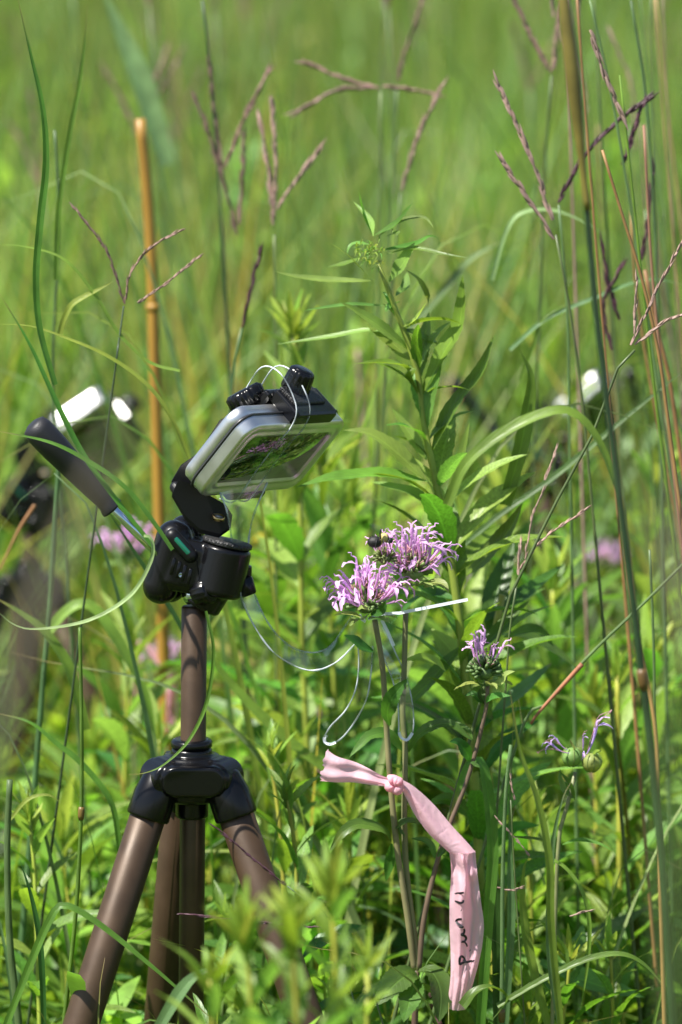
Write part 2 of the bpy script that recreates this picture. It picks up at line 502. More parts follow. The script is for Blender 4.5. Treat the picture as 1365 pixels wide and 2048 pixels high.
def ball(c, r, sx=1, sy=1, sz=1, seg=20, R=None):
    V, F = [], []
    R = R or Matrix.Identity(3)
    n = seg // 2
    for i in range(n + 1):
        th = math.pi * i / n
        for k in range(seg):
            a = 2 * math.pi * k / seg
            V.append(c + R @ V3((r * sx * math.sin(th) * math.cos(a), r * sy * math.sin(th) * math.sin(a), r * sz * math.cos(th))))
    for i in range(n):
        for k in range(seg):
            a, b = i * seg + k, i * seg + (k + 1) % seg
            F.append((a, b, b + seg, a + seg))
    return V, F

def capsule(a, b, r, r2=None, seg=24):
    r2 = r2 or r
    L = (b - a).length; prof = []
    for k in range(1, 6): t = math.pi / 2 * k / 6; prof.append((r * math.sin(t), -r * math.cos(t)))
    prof += [(r, 0), (r2, L)]
    for k in range(1, 6): t = math.pi / 2 * k / 6; prof.append((r2 * math.cos(t), L + r2 * math.sin(t)))
    return lathe(a, b - a, prof, seg)

def moulded(o, voxel=0.0009, it=5):
    m = o.modifiers.new('mould', 'REMESH'); m.mode = 'VOXEL'; m.voxel_size = voxel; m.use_smooth_shade = True
    s = o.modifiers.new('soften', 'SMOOTH'); s.iterations = it; s.factor = .5
    return o

def copy_tree(o, parent=None):
    c = o.copy(); C.objects.link(c)
    if parent: c.parent = parent
    for ch in list(o.children): copy_tree(ch, c)
    return c

def pts(px, Y, Y2=None):
    n = len(px)
    return [at(x, y, Y if Y2 is None else Y + (Y2 - Y) * i / (n - 1)) for i, (x, y) in enumerate(px)]

def rooted(P, sink=0.01):
    """carry a stem on from its last point down to the ground"""
    P = [V3(p) for p in P]
    last = P[-1]; d = (P[-1] - P[-2]).normalized()
    if d.z > -0.3: d = V3((d.x * .3, d.y * .3, -1)).normalized()
    d.x = max(-.25, min(.25, d.x)); d.y = max(-.2, min(.2, d.y))
    L = (last.z - ground_z(last.x, last.y) + sink) / -d.z
    if L > 0.02:
        P.append(last + d * L * .5); P.append(last + d * L)
    return P

# ------------------------------------------------------------------ ground
def make_ground():
    xs = np.concatenate([np.linspace(-400, -12, 12), np.linspace(-10, 10, 21), np.linspace(12, 400, 12)])
    ys = np.concatenate([np.linspace(-60, -6, 8), np.linspace(-5, 60, 66), np.linspace(66, 800, 22)])
    V = [(x, y, ground_z(x, y) + .012 * noise.noise(V3((x * .9, y * .9, 0)))) for y in ys for x in xs]
    nx = len(xs)
    F = [(j * nx + i, j * nx + i + 1, (j + 1) * nx + i + 1, (j + 1) * nx + i) for j in range(len(ys) - 1) for i in range(nx - 1)]
    props(mk('ground', (V, F), M['soil'], loc=(0, 0, 0)), 'grassy meadow soil under the tall plants', None, None, 'structure')
make_ground()

# ------------------------------------------------------------------ the meadow's grass mass
def gz_arr(y):
    d = np.clip(y - 3, 0, 57)
    return np.where(y > 3, 0.012 * d + 0.00045 * d * d + 0.02 * np.clip(y - 60, 0, None), 0)

def blades_geo(base, az, elev, bend, L, W, roll, nseg):
    N = len(L)
    P = np.zeros((N, nseg + 1, 3)); P[:, 0] = base
    S = np.zeros((N, nseg + 1, 3)); Nn = np.zeros((N, nseg + 1, 3))
    el = elev.copy(); seg = L / nseg
    h = np.stack([np.cos(az), np.sin(az), 0 * az], 1)
    side0 = np.stack([-np.sin(az), np.cos(az), 0 * az], 1)
    for i in range(nseg + 1):
        t = h * np.cos(el)[:, None] + np.array([0, 0, 1.]) * np.sin(el)[:, None]
        if i: P[:, i] = P[:, i - 1] + t * seg[:, None]
        n = np.cross(side0, t)
        S[:, i] = side0 * np.cos(roll)[:, None] + n * np.sin(roll)[:, None]
        el = el - bend / nseg
    return P, S

def stuff_mesh(name, mat, parts, label):
    """parts: list of (P, S, halfwidth profile (nseg+1), W, tint rgb per blade)"""
    VV, FF, CC, UU, k = [], [], [], [], 0
    for P, S, prof, W, col in parts:
        N, n1, _ = P.shape
        hw = (W[:, None] * prof[None, :])[:, :, None]
        V = np.stack([P - S * hw, P + S * hw], 2).reshape(-1, 3)
        b = (np.arange(N)[:, None] * n1 + np.arange(n1 - 1)[None, :]) * 2 + k
        F = np.stack([b, b + 1, b + 3, b + 2], 2).reshape(-1, 4)
        VV.append(V); FF.append(F); k += len(V)
        CC.append(np.repeat(col, n1 * 2, axis=0))
        u = np.zeros((N, n1, 2, 2)); u[:, :, 1, 0] = 1; u[:, :, :, 1] = (np.arange(n1) / (n1 - 1))[None, :, None]
        UU.append(u.reshape(-1, 2))
    V = np.concatenate(VV); F = np.concatenate(FF); Cc = np.concatenate(CC); U = np.concatenate(UU)
    me = bpy.data.meshes.new(name)
    me.vertices.add(len(V)); me.vertices.foreach_set('co', V.astype(np.float32).ravel())
    me.loops.add(F.size); me.loops.foreach_set('vertex_index', F.astype(np.int32).ravel())
    me.polygons.add(len(F)); me.polygons.foreach_set('loop_start', np.arange(0, F.size, 4, dtype=np.int32))
    me.polygons.foreach_set('loop_total', np.full(len(F), 4, dtype=np.int32))
    me.polygons.foreach_set('use_smooth', np.ones(len(F), dtype=bool))
    uv = me.uv_layers.new(name='UVMap'); uv.data.foreach_set('uv', U[F.ravel()].astype(np.float32).ravel())
    a = me.color_attributes.new('tint', 'FLOAT_COLOR', 'POINT')
    a.data.foreach_set('color', np.concatenate([Cc, np.ones((len(Cc), 1))], 1).astype(np.float32).ravel())
    me.materials.append(mat); me.update(); me.validate()
    o = bpy.data.objects.new(name, me); C.objects.link(o)
    return props(o, label, None, None, 'stuff')

GREENS = np.array([[1, 1, 1], [1.15, 1.08, .9], [.75, .82, .85], [1.5, 1.25, 1.0], [.9, .95, 1.8], [.55, .66, .7], [2.1, 1.25, 1.9], [2.3, 1.15, 2.0], [1.7, 1.35, 1.1]])
def tints(n, p):
    idx = rng.choice(len(GREENS), n, p=np.array(p) / sum(p))
    return GREENS[idx] * rng.uniform(.8, 1.25, (n, 1))

def scatter(n, y0, y1, margin, pw=1.0):
    y = y0 + (y1 - y0) * rng.random(n) ** pw
    hw = (y - CAM.y) * 0.092 + margin
    x = rng.uniform(-1, 1, n) * hw
    return x, y

def keep_clear(x, y):
    """trampled spots round the tripod legs"""
    return (x + .10) ** 2 + (y) ** 2 > 0.06 ** 2

def low_corridor(x, y, h):
    """vegetation is shorter where it was trodden down in front of the rear tripods"""
    dist = y - CAM.y
    px = 682.5 + FPX * x / dist
    for lo, hi, ymax, py in ((-150, 400, 1.4, 1420), (915, 1330, 1.7, 1140)):
        cap = CAM.z - dist * (math.tan(PITCH) + (py - 1024) / FPX)
        h = np.where((px > lo) & (px < hi) & (y > -.2) & (y < ymax), np.minimum(h, cap * rng.uniform(.70, .97, np.shape(h))), h)
    return h

def grass(n, y0, y1, margin, hmin, hmax, wid, nseg=5, pw=1.0, p=(5, 4, 3, 2, 2, 2, 1.6, 1.4, 1.6), bend=(.2, 1.5)):
    x, y = scatter(n, y0, y1, margin, pw)
    # patchy heights
    pat = np.array([noise.noise(V3((a * 1.3, b * 1.3, 3))) for a, b in zip(x, y)])
    h = rng.uniform(hmin, hmax, n) * (1 + .28 * pat)
    h = np.minimum(h, hmax * 1.12)
    h = low_corridor(x, y, h)
    k = keep_clear(x, y); x, y, h = x[k], y[k], h[k]; n = len(x)
    base = np.stack([x, y, gz_arr(y) - .01], 1)
    az = rng.uniform(0, 2 * np.pi, n)
    el = np.radians(rng.uniform(68, 90, n))
    be = rng.uniform(bend[0], bend[1], n) * rng.random(n)
    P, S = blades_geo(base, az, el, be, h * 1.08, None, rng.uniform(-.8, .8, n), nseg)
    q1 = np.array([noise.noise(V3((a * 2.6, b * .9, 9))) for a, b in zip(x, y)])[:, None]
    q2 = np.array([noise.noise(V3((a * 3.1, b * 1.1, 21))) for a, b in zip(x, y)])[:, None]
    patch = (1 + 1.3 * np.clip(q1, -.5, .6)) * (1 + np.clip(q2, 0, 1) * np.array([[1.1, .15, .9]]))
    t = np.arange(nseg + 1) / nseg
    prof = np.minimum(1, .6 + t) * np.clip(1 - ((t - .35).clip(0) / .65) ** 1.8, .04, 1)
    return P, S, prof, rng.uniform(.6, 1.3, n) * wid, tints(n, p) * patch

def weeds(n, y0, y1, margin, hmin, hmax, leaves=24, ll=.075, lw=.0055, pw=1.0, p=(5, 5, 3, 3, .8, 3, .4, .4, .8)):
    """leafy stems: a blade for the stem and many short leaves round it"""
    x, y = scatter(n, y0, y1, margin, pw)
    k = keep_clear(x, y); x, y = x[k], y[k]; n = len(x)
    h = low_corridor(x, y, rng.uniform(hmin, hmax, n))
    lean = rng.normal(0, .08, (n, 2))
    base = np.stack([x, y, gz_arr(y)], 1)
    top = base + np.stack([lean[:, 0] * h, lean[:, 1] * h, h], 1)
    f = rng.random((n, leaves)) ** .75
    b = base[:, None] + (top - base)[:, None] * f[:, :, None]
    b = b.reshape(-1, 3)
    m = len(b)
    az = rng.uniform(0, 2 * np.pi, m)
    ff = f.reshape(-1)
    el = np.radians(rng.uniform(10, 50, m) + 35 * (ff > .9))
    L = ll * rng.uniform(.6, 1.25, m) * np.where(ff > .88, .6, 1)
    P, S = blades_geo(b, az, el, rng.uniform(.3, 1.5, m), L, None, rng.uniform(-.4, .4, m), 4)
    t = np.arange(5) / 4
    prof = np.array([.25, .9, 1, .65, .05])
    tc = np.repeat(tints(n, p), leaves, axis=0) * rng.uniform(.8, 1.2, (m, 1)) * np.where(ff > .9, 1.5, 1)[:, None]
    leafp = (P, S, prof, rng.uniform(.6, 1.3, m) * lw, tc)
    st = top - base
    P2 = base[:, None] + st[:, None] * (np.arange(5) / 4)[None, :, None]
    S2 = np.tile(np.array([1., 0, 0]), (n, 5, 1))
    stem = (P2, S2, np.array([1, 1, .9, .7, .4]), np.full(n, .0016), np.tile([[1.6, 1.3, 1.2]], (n, 1)))
    return leafp, stem

mass = []
mass.append(grass(46000, 6.0, 30.0, 2.2, .55, 1.0, .0060, 4, 1.1, bend=(.1, .9)))
mass.append(grass(36000, 2.2, 7.0, 1.4, .40, .88, .0036, 4, 1.0, bend=(.1, 1.2)))
mass.append(grass(3800, .9, 3.2, .8, .62, 1.08, .0026, 6, 1.0, p=(4, 3, 3, 2, 3, 3, 3, 2, 2), bend=(.1, 1.0)))
far_weeds = weeds(1100, 2.4, 12.0, 1.2, .35, .85, 26, .10, .009)
mass += list(far_weeds)
stuff_mesh('meadow_grass', M['field'], mass, 'blurred tall meadow grass filling the field behind')
mass = []
mass.append(grass(15000, .35, 2.4, .9, .22, .60, .0028, 5, 1.0))
mass.append(grass(5000, -.5, .35, .7, .15, .40, .0024, 5, 1.0))
mass.append(grass(5000, -4.2, -.6, 1.0, .12, .42, .0026, 5, 1.0))
mass += list(weeds(520, .5, 2.6, .8, .25, .66, 30, .11, .0085))
mass += list(weeds(230, -.3, .5, .6, .15, .46, 26, .085, .0075))
stuff_mesh('undergrowth_grass', M['under'], mass, 'dense green grass and leaves round the tripod feet')

# ------------------------------------------------------------------ tripods
def make_tripod():
    c0 = at(383, 1500, 0)
    t = thing('camera_tripod', (c0.x, 0, 0), 'black and bronze tripod with pan handle raised to the left, standing sharp in front', 'tripod', 'camera tripods standing in the meadow')
    X, Yv, Z = V3((1, 0, 0)), V3((0, 1, 0)), V3((0, 0, 1))
    head = []
    # centre column
    a, b = at(382, 1760, 0), at(389, 1212, 0)
    a = V3((a.x - .001, 0, at(372, 2048, 0).z - .05))
    col = mk('centre_column', cyl(a, b, .0083, 40), M['bronze'], t)
    # hub
    hc = at(384, 1545, 0)
    parts = [cyl(hc + Z * -.018, hc + Z * .012, .020, 40), cyl(hc + Z * .010, hc + Z * .017, .0135, 40)]
    leg_dirs = [V3((-.325, -.17, -1)), V3((.345, -.15, -1)), V3((-.10, .34, -1))]
    for d in leg_dirs:
        o = V3((d.x, d.y, 0)).normalized()
        s = o.cross(Z)
        k = hc + o * .021 + Z * -.001
        parts.append(cyl(k - s * .0125, k + s * .0125, .0115, 32))
        parts.append(box(hc + o * .012, o, s, Z, .012, .0105, .0115, .003))
    f = V3((0, -1, 0))
    parts.append(loft(hc + V3((.002, -.012, -.001)), X, Z, f, [(0, .021, .0105, .009), (.012, .021, .0105, .009), (.0145, .0195, .009, .0085)], 8))
    parts.append(cyl(hc - Z * .030, hc - Z * .012, .0108, 32))
    hub = moulded(mk('hub', join(*parts), M['black'], t), .0009, 3)
    ring = mk('column_collar', lathe(hc + Z * .0165, Z, [(.0125, 0), (.0135, .0012), (.0135, .0045), (.0120, .0058), (.0088, .0058)], 40), M['black'], hub)
    for d in leg_dirs:
        d = d.normalized()
        o = V3((d.x, d.y, 0)).normalized()
        k = hc + o * .0225 + Z * -.001
        L = (k.z + .005) / -d.z
        leg = mk('leg', cyl(k + d * .014, k + d * (L * .62), .0117, 36, bev=.03), M['bronze'], t)
        mk('leg_socket', join(lathe(k, d, [(.009, -.004), (.0115, 0), (.0138, .012), (.0142, .026), (.0136, .0275), (.0124, .0275)], 36)), M['black'], leg)
        mk('leg_lock', lathe(k + d * (L * .61), d, [(.0124, 0), (.0142, .002), (.0142, .026), (.0120, .029)], 36, 12, .05), M['black'], leg)
        mk('lower_tube', cyl(k + d * (L * .62), k + d * (L * .985), .0098, 32, bev=.03), M['bronze'], leg)
        mk('rubber_foot', lathe(k + d * (L * .975), d, [(.0105, 0), (.0125, .003), (.0125, .012), (.008, .016)], 24), M['foam'], leg)
        leg['lower'] = 1
        del leg['lower']
    # pan head
    ax = (UP * .97 + RT * .22 - FWD * .10).normalized()
    hx = ax.cross(V3((0, 1, 0))).normalized()
    dc = at(452, 1100, -.004)
    parts = [cyl(dc - ax * .030, dc + ax * .0035, .0168, 48, bev=.16),
             capsule(at(350, 1078, -.002), at(322, 1172, -.002), .0125, .0118),
             capsule(at(372, 1066, .010), at(340, 1170, .010), .0120, .0115),
             cyl(at(430, 1160, 0), at(398, 1212, 0), .0140, 40),
             box(at(400, 1132, 0), hx, V3((0, 1, 0)), ax, .0225, .0145, .0175, .005),
             cyl(at(488, 1130, .004), at(486, 1182, .004), .0055, 20)]
    hb = moulded(mk('pan_head', join(*parts), M['black'], t), .0009, 4); head.append(hb)
    mk('top_disc', lathe(dc + ax * .0030, ax, [(.0150, 0), (.0163, .0008), (.0163, .0030), (.0155, .0036)], 64, 32, .012), M['knurl'], hb)
    bl = mk('bubble_level', capsule(at(352, 1078, -.0158), at(376, 1105, -.0158), .0033), plain('green_level_fluid', (.005, .13, .075), .12, spec=.5, coat=.6), hb)
    mk('level_cradle', capsule(at(346, 1072, -.0140), at(381, 1111, -.0140), .0050), M['black_matte'], hb)
    for i in range(4):
        q = at(346 + i * 11, 1132 + i * 7, -.0145)
        mk('grip_ridge', box(q, hx, V3((0, 1, 0)), ax, .0011, .002, .0055, .0006), M['black'], hb)
    for q, r_ in ((at(362, 1150, -.0150), .0016), (at(432, 1150, -.0175), .0014)):
        mk('screw', lathe(q, V3((0, -1, 0)), [(r_, -.001), (r_, .0005), (r_ * .55, .0006), (r_ * .5, .0002)], 18), M['chrome'], hb)
    mk('seam_line', tube(curve(pts([(392, 1100), (396, 1140), (402, 1178)], -.0150), 12), .0004, 5), M['black_matte'], hb)
    # locking knobs of the head
    kd = (RT * .80 + UP * .22 - FWD * .55).normalized()
    q = at(395, 1186, -.008)
    k1 = mk('locking_knob', lathe(q, kd, [(.0085, 0), (.0092, .001), (.0092, .0105), (.0078, .0118)], 48, 16, .06), M['black'], t); head.append(k1)
    mk('knob_cap', lathe(q + kd * .0116, kd, [(.0075, 0), (.0072, .0008), (.001, .0009)], 32), M['black_matte'], k1)
    mk('knob_shaft', lathe(q - kd * .008, kd, [(.006, 0), (.006, .0085)], 24), M['chrome'], k1)
    q = at(486, 1158, .002)
    k2 = mk('locking_knob', lathe(q, (RT * .35 - UP * .93).normalized(), [(.0058, 0), (.0066, .001), (.0056, .0105), (.0046, .0115)], 32, 8, .06), M['black'], t); head.append(k2)
    # pan handle
    g0, g1 = at(72, 855, -.03), at(226, 1018, -.018)
    gd = (g1 - g0).normalized()
    L = (g1 - g0).length
    hd = mk('pan_handle', cyl(at(218, 1010, -.019), at(318, 1110, -.008), .0029, 24, bev=.05), M['chrome'], t); head.append(hd)
    mk('grip', lathe(g0, gd, [(.0045, -.0035), (.0082, -.0018), (.0095, .003), (.0094, .018), (.0082, .036), (.0072, .052), (.0062, L * .88), (.0064, L * .93), (.0076, L * .975), (.0076, L * .995), (.0060, L)], 40), M['foam'], hd)
    # tilt bracket: lower flange with threaded hole, arm folded up behind the tin
    pl = [(357, 958), (345, 985), (372, 1032), (400, 1058), (440, 1068), (462, 1052), (466, 1030), (452, 1008), (420, 990), (398, 972)]
    br = []
    n_ = len(pl)
    fn = (ax * .9 - V3((0, 1, 0)) * .25).normalized()
    base = [at(x, y, -.006 + .00009 * (x - 400)) for x, y in pl]
    V = base + [p + fn * -.0030 for p in base]
    F = [tuple(range(n_)), tuple(range(n_, 2 * n_))[::-1]] + [(i, i + n_, (i + 1) % n_ + n_, (i + 1) % n_) for i in range(n_)]
    br.append((V, F))
    pl2 = [(343, 962), (344, 985), (362, 990), (402, 985), (436, 940), (470, 850), (462, 830), (440, 840), (398, 905), (362, 930)]
    bn = TIN_N
    base = [at(x, y, .006 + .00006 * (x - 345)) for x, y in pl2]
    V = base + [p - FWD * -.0035 for p in base]
    F = [tuple(range(n_)), tuple(range(n_, 2 * n_))[::-1]] + [(i, i + n_, (i + 1) % n_ + n_, (i + 1) % n_) for i in range(n_)]
    br.append((V, F))
    br.append(capsule(at(352, 975, .004), at(372, 1000, -.004), .0040))
    bk = mk('tilt_bracket', join(*br), M['black_matte'], t, smooth=False); head.append(bk)
    bv = bk.modifiers.new('edge', 'BEVEL'); bv.width = .0007; bv.segments = 2
    hq = at(437, 1036, -.0075)
    mk('threaded_bushing', lathe(hq, fn, [(.0040, -.001), (.0042, .0014), (.0032, .0018), (.0030, -.001)], 28), M['brass'], bk)
    mk('bushing_hole', lathe(hq, fn, [(.0029, -.0008), (.0029, .0010)], 20), plain('pale_hole', (.5, .5, .5), .5), bk)
    # clamp that holds the tin
    c, W, H, N = TIN_C, TIN_W, TIN_V, TIN_N
    cl = mk('clamp', join(box(c - N * .0155 + W * .004, W, H, N, .021, .036, .0035, .002),
                          box(c + H * .0355 + W * .010 - N * .002, W, H, N, .024, .0052, .0125, .0022),
                          box(c - H * .0345 + W * .004 - N * .002, W, H, N, .020, .0036, .0120, .002)), M['black'], t, smooth=False); head.append(cl)
    b2 = cl.modifiers.new('edge', 'BEVEL'); b2.width = .0009; b2.segments = 3; b2.limit_method = 'ANGLE'
    mk('grip_pad', box(c + H * .0412 + W * .008 - N * .006, W, H, N, .018, .0012, .0080, .0008), M['knurl'], cl, smooth=False)
    kd = (H * .92 - N * .25).normalized()
    q = at(590, 778, .010)
    k3 = mk('clamp_knob', lathe(q - kd * .001, kd, [(.0092, 0), (.0098, .0015), (.0088, .0125), (.0082, .0142), (.0070, .0150)], 60, 15, .045), M['black'], t); head.append(k3)
    mk('knob_cap', lathe(q + kd * .0138, kd, [(.0066, 0), (.0064, .0006), (.002, .0008)], 36), M['black'], k3)
    q = at(497, 803, .006)
    kd = (H * .35 - N * .8 - W * .25).normalized()
    k4 = mk('clamp_knob', lathe(q - kd * .002, kd, [(.0100, -.001), (.0128, .0005), (.0128, .0085), (.0105, .0105)], 72, 18, .06), M['black'], t); head.append(k4)
    return t, head

# the tin's own frame: along the lid, up the lid, out of the lid
TIN_N = (RT * .62 + UP * -.70 - FWD * .345).normalized()
TIN_W = (RT * .53 + UP * .055 + FWD * .85); TIN_W = (TIN_W - TIN_N * TIN_W.dot(TIN_N)).normalized()
TIN_V = TIN_N.cross(TIN_W).normalized()
if TIN_V.dot(UP) < 0: TIN_V = -TIN_V
TIN_C = at(531, 896, .012)
HW, HH, HT = .0585, .0318, .0104

def make_tin():
    c, W, H, N = TIN_C, TIN_W, TIN_V, TIN_N
    t = thing('metal_tin', c, 'sharp silver hinged tin with a clear window, clamped on the nearest tripod', 'tin', 'tins clamped on the tripods')
    body = mk('tin_body', loft(c, W, H, N, [(-HT, HW - .004, HH - .004, .009), (-HT + .0006, HW - .0014, HH - .0014, .0108), (-HT + .002, HW - .0004, HH - .0004, .0114), (-.0006, HW - .0004, HH - .0004, .0114), (-.0004, HW - .0018, HH - .0018, .010)], 10), M['tin'], t)
    lid = mk('lid', loft(c, W, H, N, [(.0004, HW - .0018, HH - .0018, .010), (.0005, HW, HH, .0118), (.0012, HW + .0003, HH + .0003, .012), (.0020, HW, HH, .0118), (.0080, HW, HH, .0118), (.0093, HW - .0006, HH - .0006, .0114), (.0100, HW - .0022, HH - .0022, .0104),
                                     (.0100, HW - .0050, HH - .0050, .0085), (.0093, HW - .0058, HH - .0058, .008), (.0093, HW - .0078, HH - .0078, .007), (.0099, HW - .0086, HH - .0086, .0064), (.0099, HW - .0100, HH - .0100, .0056), (.0080, HW - .0106, HH - .0106, .005), (.0080, HW - .014, HH - .014, .003)], 10), M['tin'], t)
    mk('window', loft(c, W, H, N, [(.0078, HW - .0107, HH - .0107, .0048), (.0084, HW - .0110, HH - .0110, .0046)], 8), M['window'], lid)
    for s in (-1, 1):
        mk('hinge', cyl(c + W * (s * .022) - H * (HH + .0006) - W * .006, c + W * (s * .022) - H * (HH + .0006) + W * .006, .0011, 16), M['tin'], t)
    cord = [c + W * x + H * y + N * .0001 for x, y in rrect(HW + .0006, HH + .0006, .012, 8)]
    cord.append(cord[0])
    mk('elastic_cord', tube(cord, .0008, 8, False), M['wire'], t)
    q = c - W * .006 + H * (HH + .001)
    mk('cord_hook', tube(curve([q + N * .0, q + W * .004 + H * .002, q + W * .006 + H * .0005 + N * .002, q + W * .004 - N * .001], 12), .0007, 8), M['wire'], t)
    # folded wrapper sheet between jaw and lid edge
    mk('lid_seam', box(c - W * .0035 + H * (HH + .0007) + N * .001, W, H, N, .0006, .0006, .0088, .0003), M['tin'], t, smooth=False)
    return t

trip, head_parts = make_tripod()
tin = make_tin()
HEADNAMES = {o.name for o in head_parts}

def place_copy(px, py, Y, drop, label, tlabel, lift=1.0, nudge=(0, 0)):
    """another tripod whose pan head shows at px, py at distance Y"""
    r = trip.copy(); C.objects.link(r)
    ref = at(400, 1130, 0)
    tgt = at(px, py, Y)
    r.location = V3(trip.location) + (tgt - ref) + V3((0, 0, drop))
    r['label'] = label
    turn = math.radians(-6)
    r.rotation_euler.z = turn
    for ch in list(trip.children):
        c = copy_tree(ch, r)
        if ch.name in HEADNAMES or ch.name.startswith('centre_column'):
            c.location = (0, 0, -drop)
        if ch.name.split('.')[0] == 'leg':
            # legs shortened so that their feet meet the ground
            k = (r.location.z + V3(at(384, 1545, 0)).z) / at(384, 1545, 0).z
            hz = at(384, 1545, 0).z
            c.scale = (1, 1, k); c.location = (0, 0, hz - hz * k)
    tt = copy_tree(tin)
    tt.location = V3(tin.location) + (tgt - ref)
    tt['label'] = tlabel
    tt.rotation_euler.z = turn
    pv = r.location.copy(); Rz = Matrix.Rotation(turn, 3, 'Z')
    ax_ = ref - V3(trip.location); sh = ax_ - Rz @ ax_                # keep the pan head where it was
    r.location = pv + V3((sh.x, sh.y, 0))
    rel = V3(tin.location) - V3(trip.location)
    tt.location = r.location + Rz @ rel + V3((0, 0, -drop))
    view = (CAM - tt.location).normalized()
    half = (view + SUN_DIR).normalized()
    wall = Rz @ (-TIN_W)
    q4 = wall.rotation_difference(half)
    q4 = Matrix.Rotation(q4.angle * lift, 4, q4.axis)
    piv = tt.location.copy()
    mv = V3((nudge[0], 0, -nudge[1])) * MM * (Y + 2.45) / 2.45
    tt.matrix_world = Matrix.Translation(piv + mv) @ q4 @ Rz.to_4x4()
    base4 = Matrix.Translation(r.location) @ Rz.to_4x4()
    for ch in r.children:
        if ch.name.startswith('clamp'):
            ch.matrix_local = base4.inverted() @ Matrix.Translation(piv + mv) @ q4 @ Matrix.Translation(-piv) @ base4 @ Matrix.Translation(ch.location)
    return r, tt
place_copy(68, 1010, 1.22, .06, 'blurred tripod standing behind the sharp one, at the left edge', 'blurred silver tin on the tripod behind at the left, shining white in the sun', 1.0, (34, 22))
place_copy(1100, 935, 1.45, .05, 'blurred tripod half hidden by grass and goldenrod at the right', 'small blurred silver tin behind the grass stems at the right', .7, (14, 40))

# ------------------------------------------------------------------ clear plastic ribbon
def sheet(EL, ER, YL, YR, nv=40, nu=6, bulge=0.0, push=0.0):
    a = curve([V3((x, y, 0)) for x, y in EL], nv); b = curve([V3((x, y, 0)) for x, y in ER], nv)
    V, F, U = [], [], []
    for j in range(nv):
        v = j / (nv - 1)
        yl = YL(v) if callable(YL) else YL; yr = YR(v) if callable(YR) else YR
        for i in range(nu + 1):
            u = i / nu
            q = a[j].lerp(b[j], u)
            V.append(at(q.x, q.y, yl + (yr - yl) * u + bulge * math.sin(math.pi * u) + push)); U.append((u, v))
    F = [(j * (nu + 1) + i, j * (nu + 1) + i + 1, (j + 1) * (nu + 1) + i + 1, (j + 1) * (nu + 1) + i) for j in range(nv - 1) for i in range(nu)]
    return V, F, U

def edge_line(E, Y, n=50):
    p = curve([V3((x, y, 0)) for x, y in E], n)
    return [at(q.x, q.y, Y(i / (n - 1)) if callable(Y) else Y) for i, q in enumerate(p)]

def make_ribbon():
    t = thing('clear_ribbon', at(620, 1330, 0), 'curved clear plastic strip hanging from the tin to the paired lilac flowers', 'plastic strip')
    EL = [(440, 985), (456, 1030), (470, 1120), (485, 1200), (520, 1270), (560, 1315), (620, 1341), (672, 1325), (716, 1282)]
    ER = [(535, 965), (508, 1030), (497, 1090), (500, 1150), (520, 1215), (555, 1270), (600, 1301), (655, 1297), (708, 1228)]
    yl, yr = (lambda v: -.016 + .012 * v), (lambda v: .014 - .010 * v)
    m = mk('hanging_band', sheet(EL, ER, yl, yr), M['clear'], t)
    for E, Y in ((EL, yl), (ER, yr)):
        mk('band_edge', tube(edge_line(E, Y, 60), lambda s: .0006 + .00022 * math.sin(s * 37) * math.sin(s * 91), 6), M['clear_edge'], m)
    # wrap over the clamp and down the lid
    c, W, H, N = TIN_C, TIN_W, TIN_V, TIN_N
    def wrap(off_w, grow=1.0):
        return [c - H * .041 + N * .004 + W * off_w, c - H * .034 + N * .0135 + W * off_w, c - H * .010 + N * .0122 + W * off_w, c + H * .015 + N * .0116 + W * off_w, c + H * .031 + N * .0122 + W * off_w,
                c + H * .043 + N * .007 + W * off_w, c + H * .050 - N * .010 + W * off_w, c + H * .050 - N * .022 + W * off_w, c + H * .044 - N * .030 + W * off_w, c + H * .030 - N * .030 + W * off_w,
                c - N * .024 + W * off_w, c - H * .024 - N * .018 + W * off_w, c - H * .042 - N * .008 + W * off_w]
    A, B = curve(wrap(-.016), 70), curve(wrap(.000), 70)
    V = [p for ab in zip(A, B) for p in ab]
    F = [(2 * i, 2 * i + 1, 2 * i + 3, 2 * i + 2) for i in range(69)]
    wr = mk('wrapped_band', (V, F), M['clear'], t)
    for Q in (A, B): mk('band_edge', tube(Q, .0005, 6), M['clear_edge'], wr)
    # two rounded tongues under the flower
    T1L = [(716, 1284), (718, 1330), (712, 1378), (692, 1420), (662, 1452), (649, 1474)]
    T1R = [(746, 1292), (742, 1350), (733, 1400), (712, 1440), (690, 1470), (672, 1485)]
    T2L = [(759, 1284), (770, 1320), (786, 1362), (796, 1410), (798, 1450), (798, 1464)]
    T2R = [(768, 1243), (789, 1300), (812, 1350), (824, 1400), (828, 1440), (826, 1466)]
    for L_, R_, tipm in ((T1L, T1R, [(649, 1474), (650, 1484), (659, 1489), (672, 1485)]), (T2L, T2R, [(798, 1464), (803, 1476), (815, 1480), (826, 1466)])):
        tg = mk('tongue', sheet(L_, R_, .002, .012), M['clear'], t)
        mk('tongue_edge', tube(edge_line(L_, .002), .0005, 6), M['clear_edge'], tg)
        mk('tongue_edge', tube(edge_line(R_, .012), .0005, 6), M['clear_edge'], tg)
        mk('tongue_tip', strip(edge_line(tipm, .004, 12), lambda s: .0011), M['clear_glare'], tg)
    mk('cross_strip', strip(pts([(736, 1238), (765, 1228), (800, 1226), (860, 1214), (936, 1199)], -.012), lambda s: .0010, nrm=V3((0, -1, .2)), fold=.05), M['clear_glare'], t)
    mk('clear_tab', strip(pts([(764, 1240), (775, 1262), (788, 1292)], -.006), lambda s: .0011, nrm=V3((0, -1, .2))), M['clear_glare'], t)
    mk('clear_tab', strip(pts([(720, 1228), (724, 1238), (732, 1243)], -.006), lambda s: .0011, nrm=V3((0, -1, .2))), M['clear_glare'], t)
    return t
make_ribbon()

